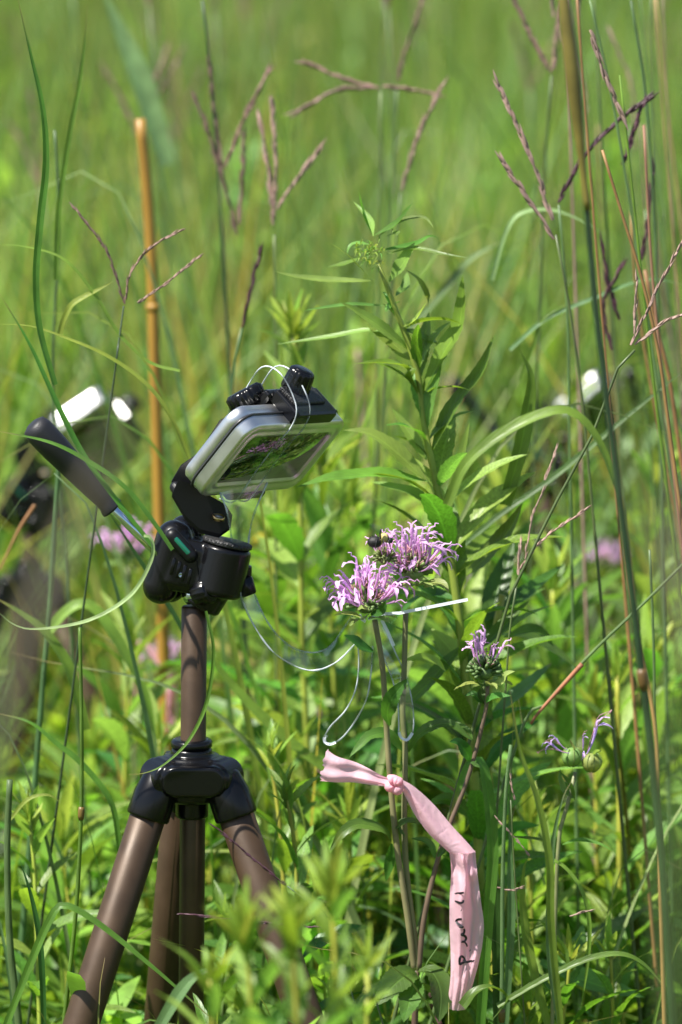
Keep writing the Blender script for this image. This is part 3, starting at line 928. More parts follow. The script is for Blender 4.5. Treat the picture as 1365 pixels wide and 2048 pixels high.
# ------------------------------------------------------------------ bamboo stake
def make_stake():
    P = rooted(pts([(281, 238), (302, 500), (320, 1060)], .62))
    t = thing('bamboo_stake', P[-1], 'tall orange brown bamboo stake standing behind the left of the sharp tripod', 'stake')
    Q = curve(P, 60)
    mk('cane', tube(Q, lambda s: .0042 + .0022 * s, 20), M['bamboo'], t)
    for s in (.16, .37, .58, .8):
        i = int(s * 59)
        ti = (Q[i + 1] - Q[i]).normalized()
        mk('node_ring', lathe(Q[i] - ti * .003, ti, [(.0046 + .0022 * s, 0), (.0056 + .0022 * s, .002), (.0056 + .0022 * s, .004), (.0045 + .0022 * s, .006)], 20), M['bamboo'], t)
make_stake()

# ------------------------------------------------------------------ flagging tape
INKZ = -.0004
def make_tape(name, label, dx=0, dy=0, Y=-.012, k=1.0, text=True, cx=790, cy=1570, tail=True):
    def tr(P): return [(cx + dx + (x - 790) * k, cy + dy + (y - 1570) * k) for x, y in P]
    t = thing(name, at(cx + dx, cy + dy, Y), label, 'flagging tape')
    def S(L, R, bulge, nv, nu, fold):
        g = sheet(tr(L), tr(R), Y, Y, nv, nu)
        V = []
        for (p, (u, v)) in zip(g[0], g[2]):
            V.append(V3((p.x, p.y + fold(u, v), p.z)))
        return V, g[1], g[2]
    def foldB(u, v):
        return (-.0085 * math.sin(math.pi * u) * (1 - .5 * v) + .0010 * math.sin(23 * u - 7 * v) * math.sin(5 * v + 1) + .0012 * abs(math.sin(17 * v + 5 * u)) * (1 - v) + .0034 * math.sin(10 * u + 3 * v) * math.sin(math.pi * min(1, v * 1.3)) ** .5
                + .0018 * math.sin(3.1 * v * 4 + u * 2) * .6 + .0040 * math.exp(-((v - .09 - .05 * u) / .04) ** 2) * math.sin(6 * u))
    L = [(899, 1704), (903, 1740), (900, 1800), (900, 1860), (902, 1910), (901, 1960), (893, 2016)]
    R = [(951, 1702), (955, 1745), (962, 1800), (968, 1850), (963, 1900), (949, 1960), (931, 2020)]
    gB = S(L, R, 0, 50, 22, foldB)
    mk('hanging_end', gB, M['tape'], t)
    def foldA(u, v):
        return (-.006 * math.sin(math.pi * u) * v + .004 * abs(u - .45) * (1 - v) + .0012 * math.sin(8 * u + 4 * v) + .010 * (1 if u > .55 else 0) * (u - .55) * math.sin(math.pi * v))
    mk('twisted_length', S([(803, 1578), (815, 1602), (832, 1634), (858, 1668), (880, 1688), (899, 1705)], [(806, 1562), (830, 1577), (868, 1612), (903, 1652), (934, 1684), (951, 1703)], 0, 34, 18, foldA), M['tape'], t)
    def foldC(u, v):
        return (-.004 * math.sin(math.pi * u) + .002 * math.sin(10 * u + 3 * v) * (1 - v * .3) + .0012 * math.sin(14 * v))
    g = S([(786, 1577), (765, 1574), (735, 1569), (695, 1566), (660, 1564), (641, 1563)], [(786, 1558), (765, 1551), (738, 1535), (700, 1520), (672, 1511), (654, 1500)], 0, 36, 18, foldC)
    V = list(g[0]); nu = 19
    for i in range(nu):
        V[-nu + i] = V[-nu + i] + V3((random.uniform(-.0016, .0010) * k, 0, random.uniform(-.0004, .0004)))
    if tail: mk('short_tail', (V, g[1], g[2]), M['tape'], t)
    # knot: a wrapped lump of tape
    kc = [at(*tr([(x, y)])[0], Y - .004) for x, y in ((778, 1562), (790, 1558), (800, 1572), (792, 1580), (780, 1572), (788, 1563), (803, 1566))]
    mk('knot', tube(curve(kc, 40), lambda s: (.0032 + .0006 * math.sin(s * 31)) * k, 10), M['tape'], t)
    if text:
        Z7 = lambda q: (860 + q[0] / 6.83, 1680 + q[1] / 6.83)
        strokes = [[(458, 660), (410, 675), (370, 700), (340, 728)], [(455, 765), (440, 795), (400, 803), (338, 818)], [(421, 898), (429, 903)],
                   [(433, 1022), (384, 1045), (360, 1080), (382, 1105), (438, 1124), (448, 1142), (395, 1146)],
                   [(462, 1165), (468, 1200), (455, 1238), (424, 1246), (470, 1270), (493, 1310), (472, 1348), (430, 1352), (472, 1362), (500, 1400), (508, 1430)],
                   [(544, 1492), (552, 1498)],
                   [(402, 1662), (402, 1600), (412, 1563), (436, 1556), (468, 1588), (490, 1632)], [(402, 1664), (445, 1650), (490, 1634)],
                   [(452, 1608), (500, 1636), (560, 1630), (594, 1616), (598, 1600)]]
        la = curve([V3((x, y, 0)) for x, y in L], 50); ra = curve([V3((x, y, 0)) for x, y in R], 50)
        def on(px, py):
            j = min(range(50), key=lambda q: abs(la[q].y + (ra[q].y - la[q].y) * .4 - py))
            u = (px - la[j].x) / (ra[j].x - la[j].x); v = j / 49
            # continuous v from neighbouring rows
            j2 = min(48, max(0, j - 1 if py < la[j].y else j)); f = (py - la[j2].y) / max(1e-6, la[j2 + 1].y - la[j2].y)
            v = (j2 + f) / 49
            p = at(px, py, Y)
            return V3((p.x, Y + foldB(u, v) - .0011, p.z))
        for s in strokes:
            Q = curve([on(*Z7(p)) for p in s], 4 * len(s) + 2)
            mk('letter_stroke', strip(Q, lambda s_: .00066 * (.75 + .5 * math.sin(math.pi * min(1, s_ + .12))), nrm=V3((.1, -1, .1)), fold=.02, cols=2), M['ink'], t)
    return t
make_tape('pink_tape', 'pale pink flagging tape with handwritten black letters, knotted on the flower stems')
make_tape('pink_tape', 'blurred pink tape tied low behind the column of the sharp tripod', dx=-507, dy=-282, Y=.62, k=.42, text=False, tail=False)

# ------------------------------------------------------------------ goldenrod plants
def leaf_template(i, ratio=.15, drop=.3, teeth=True):
    r = random.Random(i)
    n = 15
    P = []
    x = y = 0; el = r.uniform(.1, .35)
    for k in range(n):
        P.append(V3((r.uniform(-.004, .004), x, y)))
        x += math.cos(el) / (n - 1); y += math.sin(el) / (n - 1); el -= drop * 2.6 / (n - 1) * r.uniform(.7, 1.3)
    return strip(P, wf_leaf(ratio / 2 * r.uniform(.85, 1.15)), nrm=V3((0, 0, 1)), fold=r.uniform(.15, .5), teeth=teeth, tooth=.09, cols=4, wave=r.uniform(0, .12), twist=r.uniform(-.5, .5), seed=i)

def template_mesh(name, geo, mat):
    me = bpy.data.meshes.new(name)
    me.from_pydata([tuple(v) for v in geo[0]], [], geo[1])
    uv = me.uv_layers.new(name='UVMap')
    idx = np.empty(len(me.loops), dtype=np.int32); me.loops.foreach_get('vertex_index', idx)
    uv.data.foreach_set('uv', np.array(geo[2], dtype=np.float32)[idx].ravel())
    me.materials.append(mat); me.polygons.foreach_set('use_smooth', [True] * len(me.polygons)); me.update()
    return me

LEAFM = {k: [template_mesh('leaf', leaf_template(i + o, rt, dr), M[k]) for i in range(7)] for k, o, rt, dr in (('gold_leaf', 0, .20, .35), ('gold_leaf_dark', 20, .21, .4), ('gold_leaf_pale', 40, .20, .25), ('gold_top', 60, .17, .12), ('balm_leaf', 80, .30, .35), ('balm_bract', 100, .42, .3))}

def put_leaf(meshes, parent, base, d, roll, L, name='leaf', seed=None):
    me = random.choice(meshes)
    o = bpy.data.objects.new(name, me)
    C.objects.link(o)
    o.parent = parent
    y = d.normalized()
    x = y.cross(V3((0, 0, 1)))
    if x.length < .05: x = V3((1, 0, 0))
    x.normalize(); z = x.cross(y)
    R = Matrix((x, y, z)).transposed() @ Matrix.Rotation(roll, 3, 'Y')
    o.matrix_local = Matrix.Translation(base - off(parent)) @ R.to_4x4() @ Matrix.Scale(L, 4)
    return o

def goldenrod(stem, label, group=None, leaves=26, ll=.085, mix=('gold_leaf', 'gold_leaf', 'gold_leaf_dark', 'gold_leaf_pale'), tops=12, rs=.0022, lo=.0, name='goldenrod_plant', topk='gold_top'):
    """stem: world points from top to ground"""
    Q = curve(stem, 40)[::-1]                    # ground -> top
    t = thing(name, Q[0], label, 'plant', group)
    mk('stem', tube(Q, lambda s: rs * (1.15 - .55 * s), 8), M['gold_stem'], t)
    T = tangents(Q)
    a = random.uniform(0, 6)
    for i in range(leaves):
        s = lo + (1 - lo) * (i + .5) / leaves
        s = min(.985, s ** .85)
        k = int(s * 39); p = Q[k]
        a += 2.4 + random.uniform(-.3, .3)
        el = math.radians(random.uniform(18, 48) + (22 if s > .85 else 0))
        d = V3((math.cos(a) * math.cos(el), math.sin(a) * math.cos(el), math.sin(el)))
        L = ll * random.uniform(.75, 1.2) * (1 - .45 * max(0, s - .75) / .25)
        key = random.choice(mix) if s < .88 else random.choice(('gold_leaf_pale', 'gold_leaf'))
        put_leaf(LEAFM[key], t, p, d, random.uniform(-.4, .4), L)
    for i in range(tops):
        a += 2.4
        el = math.radians(random.uniform(35, 85))
        d = V3((math.cos(a) * math.cos(el), math.sin(a) * math.cos(el), math.sin(el)))
        put_leaf(LEAFM[topk], t, Q[-1] - V3((0, 0, random.uniform(0, .012))), d, random.uniform(-.5, .5), ll * random.uniform(.22, .5))
    return t, Q

z6 = lambda P: [(520 + x / 2.528, 370 + y / 2.528) for x, y in P]
z5 = lambda P: [(900 + x / 2.935, 900 + y / 2.935) for x, y in P]
z3 = lambda P: [(620 + x / 3.938, 1020 + y / 3.938) for x, y in P]
z4 = lambda P: [(620 + x / 3.41, 1470 + y / 3.41) for x, y in P]
z7 = lambda P: [(880 + x / 3.592, 1240 + y / 3.592) for x, y in P]

def hand_leaf(parent, px, wpx, Y0, Y1, mat, teeth=True, fold=.35, nrm=None, name='leaf', peak=.4, rows=26, wave=.08, twist=0.0, base=.12):
    P = curve(pts(px, Y0, Y1), rows)
    n = nrm or V3((random.uniform(-.35, .35), random.uniform(-.9, -.35), random.uniform(.5, .9)))
    return mk(name, strip(P, wf_leaf(wpx * MM / 2, peak, base), n, fold, teeth, twist, .06, 4, wave, len(P) + int(wpx)), M[mat], parent)

def main_goldenrod():
    Y = .10
    st = pts([(757, 528), (773, 568), (793, 623), (821, 698), (840, 766), (848, 845), (864, 924), (876, 983), (896, 1080), (920, 1250), (943, 1480), (958, 1700), (966, 2048)], Y)
    st = rooted(st)
    Q = curve(st, 60)
    t = thing('goldenrod_plant', Q[-1], 'tall goldenrod with drooping budding tip, standing sharp right of the tin', 'plant', 'goldenrod plants in the meadow')
    mk('stem', tube(Q, lambda s: .0013 + .0042 * s ** .7, 12), M['gold_stem'], t)
    A = [([(570, 250), (530, 130), (500, 30)], 34, 'gold_leaf'), ([(575, 260), (560, 180), (475, 85)], 24, 'gold_leaf'),
         ([(580, 255), (690, 200), (775, 90)], 46, 'gold_leaf'), ([(600, 260), (720, 180), (830, 165), (880, 215)], 24, 'gold_leaf_pale'),
         ([(620, 330), (780, 300), (860, 260), (910, 275)], 26, 'gold_leaf'), ([(640, 350), (780, 320), (930, 350), (1055, 370)], 20, 'gold_leaf'),
         ([(655, 490), (715, 410), (785, 290)], 66, 'gold_leaf_pale'), ([(570, 485), (380, 482), (200, 465), (70, 435)], 30, 'gold_leaf'),
         ([(690, 560), (735, 520), (745, 440)], 46, 'gold_leaf_pale'), ([(640, 640), (670, 605), (710, 590)], 44, 'gold_leaf_pale'),
         ([(740, 430), (800, 480), (850, 560), (852, 630)], 26, 'gold_leaf'), ([(720, 720), (790, 680), (845, 590)], 44, 'gold_leaf_pale'),
         ([(630, 610), (450, 605), (220, 635)], 20, 'gold_leaf_dark'), ([(750, 830), (640, 740), (510, 650), (400, 590)], 50, 'gold_leaf'),
         ([(760, 885), (660, 790), (545, 715)], 64, 'gold_leaf'), ([(716, 728), (820, 770), (900, 810), (950, 875)], 60, 'gold_leaf'),
         ([(820, 1060), (930, 850), (1010, 700), (1028, 455)], 86, 'gold_leaf'), ([(870, 1350), (980, 1130), (1110, 960), (1188, 755)], 96, 'gold_leaf'),
         ([(800, 1000), (830, 800), (855, 640)], 60, 'gold_leaf'), ([(825, 1090), (740, 930), (620, 900), (480, 905)], 70, 'gold_leaf'),
         ([(700, 760), (550, 735), (350, 770), (90, 805)], 30, 'gold_leaf'), ([(835, 1490), (700, 1360), (560, 1260), (420, 1240)], 78, 'gold_leaf_pale'),
         ([(850, 1500), (640, 1470), (400, 1480), (180, 1530)], 86, 'gold_leaf'), ([(880, 1640), (780, 1560), (560, 1500)], 56, 'gold_leaf_dark'),
         ([(930, 1600), (1000, 1450), (1060, 1200)], 46, 'gold_leaf'), ([(835, 1250), (850, 1120), (920, 900)], 60, 'gold_leaf'),
         ([(845, 1390), (760, 1260), (670, 1130)], 50, 'gold_leaf_pale'), ([(560, 480), (450, 360), (345, 285)], 20, 'gold_leaf_dark'),
         ([(520, 370), (430, 400), (340, 415)], 30, 'gold_leaf'), ([(560, 300), (470, 300), (440, 350)], 26, 'gold_leaf'), ([(640, 260), (700, 240), (690, 260)], 18, 'gold_leaf'),
         ([(700, 680), (640, 560), (620, 540)], 16, 'gold_leaf')]
    for i, (p, wpx, m) in enumerate(A):
        y1 = Y + random.uniform(-.03, .03)
        hand_leaf(t, z6(p), wpx / 2.528 * 1.35, Y, y1, m if random.random() < .6 else 'gold_leaf_pale', nrm=V3((random.uniform(-.6, 0), random.uniform(-.8, -.3), .8)))
    Tt = tangents(Q)
    for i in range(84):
        sfr = .06 + .88 * (i + .5) / 84
        p = Q[int(sfr * 59)]
        a = i * 2.4 + random.uniform(-.3, .3); el = math.radians(random.uniform(20, 55))
        d = V3((math.cos(a) * math.cos(el), .5 * math.sin(a) * math.cos(el), math.sin(el)))
        put_leaf(LEAFM[random.choice(('gold_leaf', 'gold_leaf', 'gold_leaf_pale'))], t, p, d, random.uniform(-.4, .4), random.uniform(.055, .088) * (.55 if sfr < .16 else 1))
    # curled budding tip
    for i in range(60):
        c = z6([(550 + random.gauss(0, 42), 350 + random.gauss(0, 38))])[0]
        q = z6([(550, 300)])[0]
        a = random.uniform(0, 6.28); L = random.uniform(8, 17)
        mid = (c[0] + L * .5 * math.cos(a) + 3, c[1] + L * .5 * math.sin(a) - 4)
        hand_leaf(t, [c, mid, (c[0] + L * math.cos(a), c[1] + L * math.sin(a) + 3)], random.uniform(2.5, 5), Y - .012, Y + random.uniform(-.03, .01), random.choice(('gold_top', 'gold_leaf_pale', 'gold_leaf')), False, name='bud_leaf', rows=9, fold=.5)
    lower = [([(925, 1290), (880, 1340), (820, 1400), (760, 1420)], 34), ([(930, 1330), (1000, 1260), (1060, 1200)], 36), ([(945, 1500), (880, 1440), (800, 1400), (740, 1395)], 34),
             ([(950, 1560), (1010, 1480), (1080, 1440)], 34), ([(955, 1640), (900, 1600), (850, 1610)], 32), ([(960, 1720), (1020, 1660), (1080, 1650)], 34), ([(915, 1200), (850, 1190), (780, 1250)], 34)]
    for p, wpx in lower: hand_leaf(t, p, wpx, Y, Y + random.uniform(-.04, .06), random.choice(('gold_leaf', 'gold_leaf_dark', 'gold_leaf')))
    return t
main_goldenrod()

# a leafy neighbour right of the main stem with the big dark toothed leaves
def right_neighbour():
    Y = .14
    st = rooted(pts([(1005, 1190), (985, 1300), (975, 1450), (985, 1700), (990, 2048)], Y))
    t = thing('goldenrod_plant', st[-1], 'leafy stem with broad dark toothed leaves just right of the tall goldenrod', 'plant', 'goldenrod plants in the meadow')
    mk('stem', tube(curve(st, 30), .0024, 10), M['gold_stem'], t)
    for p, wd, m in ((z5([(200, 1010), (400, 870), (550, 760), (668, 672)]), 34, 'gold_leaf_dark'), (z5([(250, 1120), (260, 900), (320, 700), (375, 540)]), 54, 'gold_leaf_dark'),
                  (z5([(60, 760), (200, 640), (340, 480), (430, 310)]), 48, 'gold_leaf'), (z5([(10, 720), (170, 560), (300, 440)]), 36, 'gold_leaf'),
                  (z5([(200, 1010), (380, 900), (560, 810)]), 26, 'gold_leaf_pale'), (z5([(300, 1090), (420, 1100), (600, 1170), (760, 1290)]), 40, 'gold_leaf_pale'),
                  (z5([(320, 1100), (500, 1060), (610, 1150)]), 34, 'gold_leaf'), (z5([(240, 1560), (400, 1430), (600, 1250)]), 34, 'blade_blue'),
                  (z3([(960, 940), (1100, 1090), (1240, 1260), (1230, 1560)]), 46, 'gold_leaf_pale'), ([(975, 1440), (960, 1560), (930, 1660)], 40, 'gold_leaf')):
        hand_leaf(t, p, wd, Y, Y + random.uniform(-.04, .08), m)
right_neighbour()

GP = 'goldenrod plants in the meadow'
def gold_px(px, Y, label, **k):
    return goldenrod(rooted(pts(px, Y)), label, GP, **k)

gold_px([(588, 668), (590, 760), (600, 1000), (605, 1280), (615, 1500)], .38, 'blurred goldenrod with pale feathery tip rising behind the tin', leaves=34, ll=.09, tops=22, rs=.0030, lo=.25)
gold_px([(1148, 800), (1150, 900), (1140, 1100)], .75, 'blurred goldenrod with yellow tip between the right tripod handle and its tin', leaves=22, ll=.07, tops=18, lo=.3)
gold_px([(1310, 960), (1305, 1100), (1300, 1300)], .6, 'blurred goldenrod with yellowish tip at the right edge', leaves=24, ll=.09, tops=16, lo=.3)
gold_px([(573, 1585), (590, 1700), (600, 1900)], .06, 'young goldenrod with curled pale tip just right of the tripod hub', leaves=22, ll=.07, tops=14, lo=.35, topk='gold_leaf_pale')
gold_px([(540, 1505), (560, 1650), (570, 1800)], .16, 'young goldenrod behind the right leg of the sharp tripod', leaves=22, ll=.075, tops=12, lo=.35)
gold_px([(490, 1880), (500, 1960), (505, 2048)], -.52, 'blurred bright goldenrod tip in front of the tripod legs', leaves=20, ll=.075, tops=22, lo=.62, mix=('gold_leaf_pale', 'gold_top'))
gold_px([(665, 1790), (670, 1900), (672, 2048)], -.50, 'blurred bright goldenrod tip in front, left of the hanging tape', leaves=22, ll=.075, tops=24, lo=.62, mix=('gold_leaf_pale', 'gold_top', 'gold_leaf'))
gold_px([(585, 1850), (590, 1950), (595, 2048)], -.56, 'blurred bright goldenrod in front of the lower right tripod leg', leaves=22, ll=.07, tops=18, lo=.62, mix=('gold_leaf_pale', 'gold_leaf'))
gold_px([(420, 1960), (425, 2000), (425, 2048)], -.5, 'blurred low goldenrod in front of the middle of the tripod', leaves=18, ll=.06, tops=12, lo=.62, mix=('gold_leaf_pale', 'gold_leaf'))
gold_px([(735, 1925), (735, 1980), (735, 2048)], -.42, 'blurred low goldenrod tip at the bottom edge below the flower stems', leaves=18, ll=.06, tops=12, lo=.5, mix=('gold_leaf', 'gold_leaf_pale'))
gold_px([(60, 1640), (70, 1750), (75, 1900)], .10, 'bright narrow leaved goldenrod at the left edge below the arching blades', leaves=26, ll=.07, tops=14, lo=.3, mix=('gold_leaf', 'gold_leaf_pale'))
gold_px([(150, 1600), (160, 1750), (165, 1900)], .40, 'blurred goldenrod left of the left tripod leg', leaves=26, ll=.085, tops=10, lo=.3)
gold_px([(1235, 1350), (1238, 1500), (1240, 1700), (1238, 2048)], .28, 'goldenrod with a yellow green stem right of the round seed heads', leaves=26, ll=.085, tops=8, rs=.0030, lo=.2)

MARKS = [(-400, 60, 'at the left edge'), (60, 180, 'behind the pan handle grip'), (180, 270, 'left of the bamboo stake'), (270, 350, 'by the bamboo stake'), (350, 430, 'behind the tripod column'),
         (430, 530, 'right of the tripod column'), (530, 640, 'below the tin'), (640, 720, 'left of the tape knot'), (720, 800, 'behind the paired flower stems'), (800, 880, 'right of the paired flower stems'),
         (880, 980, 'behind the hanging tape'), (980, 1080, 'right of the hanging tape'), (1080, 1180, 'behind the round seed heads'), (1180, 1280, 'by the thick dark stem'), (1280, 1800, 'at the right edge')]
def near(p):
    d = p - CAM
    px = 682.5 + FPX * d.x / d.dot(FWD)
    return next((m for a, b, m in MARKS if a <= px < b), 'in the meadow')
gold_px([(318, 1480), (320, 1560), (325, 1600)], .36, 'leafy goldenrod low behind the left side of the tripod hub', leaves=34, ll=.11, tops=8, lo=.3)
gold_px([(262, 1290), (255, 1400), (250, 1550)], .45, 'leafy goldenrod left of the tripod column', leaves=30, ll=.10, tops=8, lo=.3)
gold_px([(640, 925), (655, 1100), (665, 1300)], .46, 'leafy goldenrod filling the gap below the right end of the tin', leaves=34, ll=.11, tops=12, lo=.2)
gold_px([(705, 1010), (715, 1150), (720, 1350)], .60, 'leafy goldenrod behind the left head of the paired flowers', leaves=34, ll=.12, tops=12, lo=.2)
gold_px([(1010, 1010), (1015, 1150), (1020, 1350)], .55, 'leafy goldenrod behind the turkey foot seed head', leaves=34, ll=.12, tops=12, lo=.2)
gold_px([(930, 1080), (925, 1200), (925, 1400)], .40, 'leafy goldenrod right of the paired flowers', leaves=30, ll=.11, tops=10, lo=.2)
gold_px([(545, 1080), (550, 1200), (560, 1400)], .50, 'leafy goldenrod between the pan head and the hanging clear strip', leaves=32, ll=.11, tops=12, lo=.2)
gold_px([(1105, 1180), (1110, 1300), (1115, 1500)], .45, 'broad leaved goldenrod behind the slanting bluish stem', leaves=36, ll=.13, tops=10, lo=.15, mix=('gold_leaf', 'gold_leaf_pale'))
gold_px([(1190, 1420), (1192, 1550), (1195, 1750)], .35, 'broad leaved goldenrod just behind the round seed heads', leaves=34, ll=.11, tops=10, lo=.15, mix=('gold_leaf', 'gold_leaf_pale'))
gold_px([(1300, 1330), (1302, 1450), (1305, 1700)], .40, 'broad leaved goldenrod low at the right edge', leaves=34, ll=.12, tops=10, lo=.15, mix=('gold_leaf', 'gold_leaf_pale'))
gold_px([(1060, 1640), (1062, 1750), (1065, 1900)], .22, 'bright goldenrod low between the tape and the round seed heads', leaves=30, ll=.09, tops=12, lo=.15, mix=('gold_leaf', 'gold_leaf_pale'))
gold_px([(700, 1640), (702, 1750), (705, 1900)], .20, 'bright goldenrod low below the short end of the pink tape', leaves=30, ll=.09, tops=14, lo=.15, mix=('gold_leaf', 'gold_leaf_pale'))
# ordinary goldenrods of the background and the lower storey
bgspots = []
rr = random.Random(5)
tries = 0
while len(bgspots) < 34 and tries < 2000:
    tries += 1
    Y = rr.uniform(.3, 2.3); hw = (Y + 2.45) * .095 + .1
    x = rr.uniform(-hw, hw)
    if all((x - a) ** 2 + ((Y - b) * .6) ** 2 > .012 for a, b in bgspots): bgspots.append((x, Y))
for x, Y in bgspots:
    h = float(low_corridor(np.array(x), np.array(Y), rr.uniform(.42, .60)))
    st = [V3((x + rr.uniform(-.03, .03), Y, h)), V3((x + rr.uniform(-.01, .01), Y, h * .5)), V3((x, Y, 0))]
    goldenrod(st, '%s %s goldenrod %s' % ('tall' if h > .51 else 'low', 'far blurred' if Y > 1.5 else 'blurred' if Y > .9 else 'slightly blurred', near(st[0])), GP, leaves=28, ll=rr.uniform(.10, .145), tops=8, lo=.25, rs=.0025)
for i in range(20):
    Y = rr.uniform(-.05, .35); hw = (Y + 2.45) * .09
    x = rr.uniform(-hw, hw)
    if .02 < x < .13 and Y < .06: Y += .1
    h = rr.uniform(.36, .47)
    st = [V3((x + rr.uniform(-.03, .03), Y, h)), V3((x + rr.uniform(-.01, .01), Y, h * .5)), V3((x, Y, 0))]
    goldenrod(st, '%s leafy goldenrod shoot %s' % ('taller' if h > .415 else 'short', near(st[0])), GP, leaves=20, ll=rr.uniform(.06, .09), tops=8, lo=.35, rs=.0018)

# ------------------------------------------------------------------ bee balm
def floret_geo(i):
    """one tubular lilac floret of unit length along +Y: tube, narrow upper lip, drooping lower lip"""
    r = random.Random(100 + i)
    c = r.uniform(.05, .35)
    P = [V3((0, t * .62, c * t * t)) for t in np.linspace(0, 1, 8)]
    rad = lambda s: .014 + .032 * s ** 1.8
    g1 = tube(P, rad, 8, False)
    e = P[-1]
    up = [e + V3((0, .38 * t, .10 * math.sin(t * 2.4) * (1 + c) - .16 * t * t * r.uniform(.5, 1.6))) for t in np.linspace(0, 1, 8)]
    g2 = strip(up, lambda s: .036 * (1 - s * .75) + .010, V3((0, 0, 1)), -.9, cols=4)
    dn = [e + V3((.05 * t * r.uniform(-1, 1), .20 * math.sin(t * 1.9), -.34 * t ** 1.4)) for t in np.linspace(0, 1, 8)]
    g3 = strip(dn, lambda s: .022 + .052 * math.sin(min(1, s * 1.1) * math.pi) ** .8 * (.4 + s), V3((0, .6, 1)), .5, cols=4, wave=.3, seed=i)
    return join(g1, g2, g3)
def stamen_geo(i):
    r = random.Random(300 + i)
    gs = []
    for k in (-1, 1):
        P = curve([V3((0, 0, 0)), V3((k * .02, .45, .12)), V3((k * .05, .85, .18 + r.uniform(-.05, .1))), V3((k * .08, 1.12, .10 + r.uniform(-.15, .12)))], 10)
        gs.append(tube(P, .0085, 5))
        gs.append(ball(P[-1], .022, 1, 1.6, 1, 6))
    g = join(*[(a[0], a[1]) for a in gs])
    return g[0], g[1], [(0.5, .5)] * len(g[0])
FLO = [template_mesh('floret', floret_geo(i), M['lilac']) for i in range(6)]
FLOB = [template_mesh('floret', floret_geo(i + 9), M['lilac_blue']) for i in range(3)]
STA = [template_mesh('stamen', stamen_geo(i), M['stamen']) for i in range(5)]

def calyx_geo(c, r, n, upv, rnd):
    gs = []
    for i in range(n):
        th = math.acos(1 - rnd.random() * 1.15); ph = rnd.uniform(0, 6.28)
        d = V3((math.sin(th) * math.cos(ph), math.sin(th) * math.sin(ph), math.cos(th)))
        p = c + d * r * .35
        gs.append(tube([p, p + d * r * .45, p + d * r * .72], lambda s: r * (.07 + .03 * s), 5, True))
    gs.append(ball(c, r * .55, 1, 1, .8, 12))
    return join(*[(a[0], a[1]) for a in gs])

def flower_head(parent, cpx, Y, R, n, seed, kinds=FLO, bracts=5, droop=.0, stam=.7, spread=1.45, dmin=0.0, name='flower_head'):
    rnd = random.Random(seed)
    c = at(*cpx, Y)
    h = mk(name, calyx_geo(c, R * .50, 60, None, rnd), M['calyx'], parent)
    for i in range(n):
        th = dmin + (spread - dmin) * math.sqrt((i + .5) / n); ph = i * 2.4 + rnd.uniform(-.3, .3)
        d = V3((math.sin(th) * math.cos(ph), math.sin(th) * math.sin(ph) * .9, math.cos(th) * .85 + .12 - droop)).normalized()
        L = R * rnd.uniform(.62, 1.18)
        p = c + d * R * .26
        o = put_leaf(kinds, h, p, d, rnd.uniform(-.6, .6), L, 'floret')
        if rnd.random() < stam:
            s = o.copy(); s.data = rnd.choice(STA); s.name = 'stamen'; C.objects.link(s); s.matrix_local = o.matrix_local @ Matrix.Rotation(rnd.uniform(-.2, .2), 4, 'X')
    # spent, tangled reddish calyx threads among the florets
    gs = []
    for i in range(int(n * 1.6)):
        th = rnd.uniform(0, 1.1); ph = rnd.uniform(0, 6.28)
        d = V3((math.sin(th) * math.cos(ph), math.sin(th) * math.sin(ph), math.cos(th)))
        p = c + d * R * .42
        q = p + d * R * rnd.uniform(.15, .35) + V3((rnd.gauss(0, 1), rnd.gauss(0, 1), 0)) * R * .08
        gs.append(tube(curve([p, (p + q) / 2 + V3((rnd.gauss(0, 1), 0, rnd.gauss(0, 1))) * R * .06, q], 6), R * .014, 4))
    if gs:
        props(mk('spent_threads', join(*[(g[0], g[1]) for g in gs]), M['stamen'], h), kind='stuff')
    for i in range(bracts):
        a = i * 6.28 / max(1, bracts) + .4
        d = V3((math.cos(a), math.sin(a), rnd.uniform(-.25, .15)))
        put_leaf(LEAFM['balm_bract'], h, c - V3((0, 0, R * .35)) + d * R * .12, d, rnd.uniform(-.3, .3), R * rnd.uniform(.65, .9), 'bract')
    return h

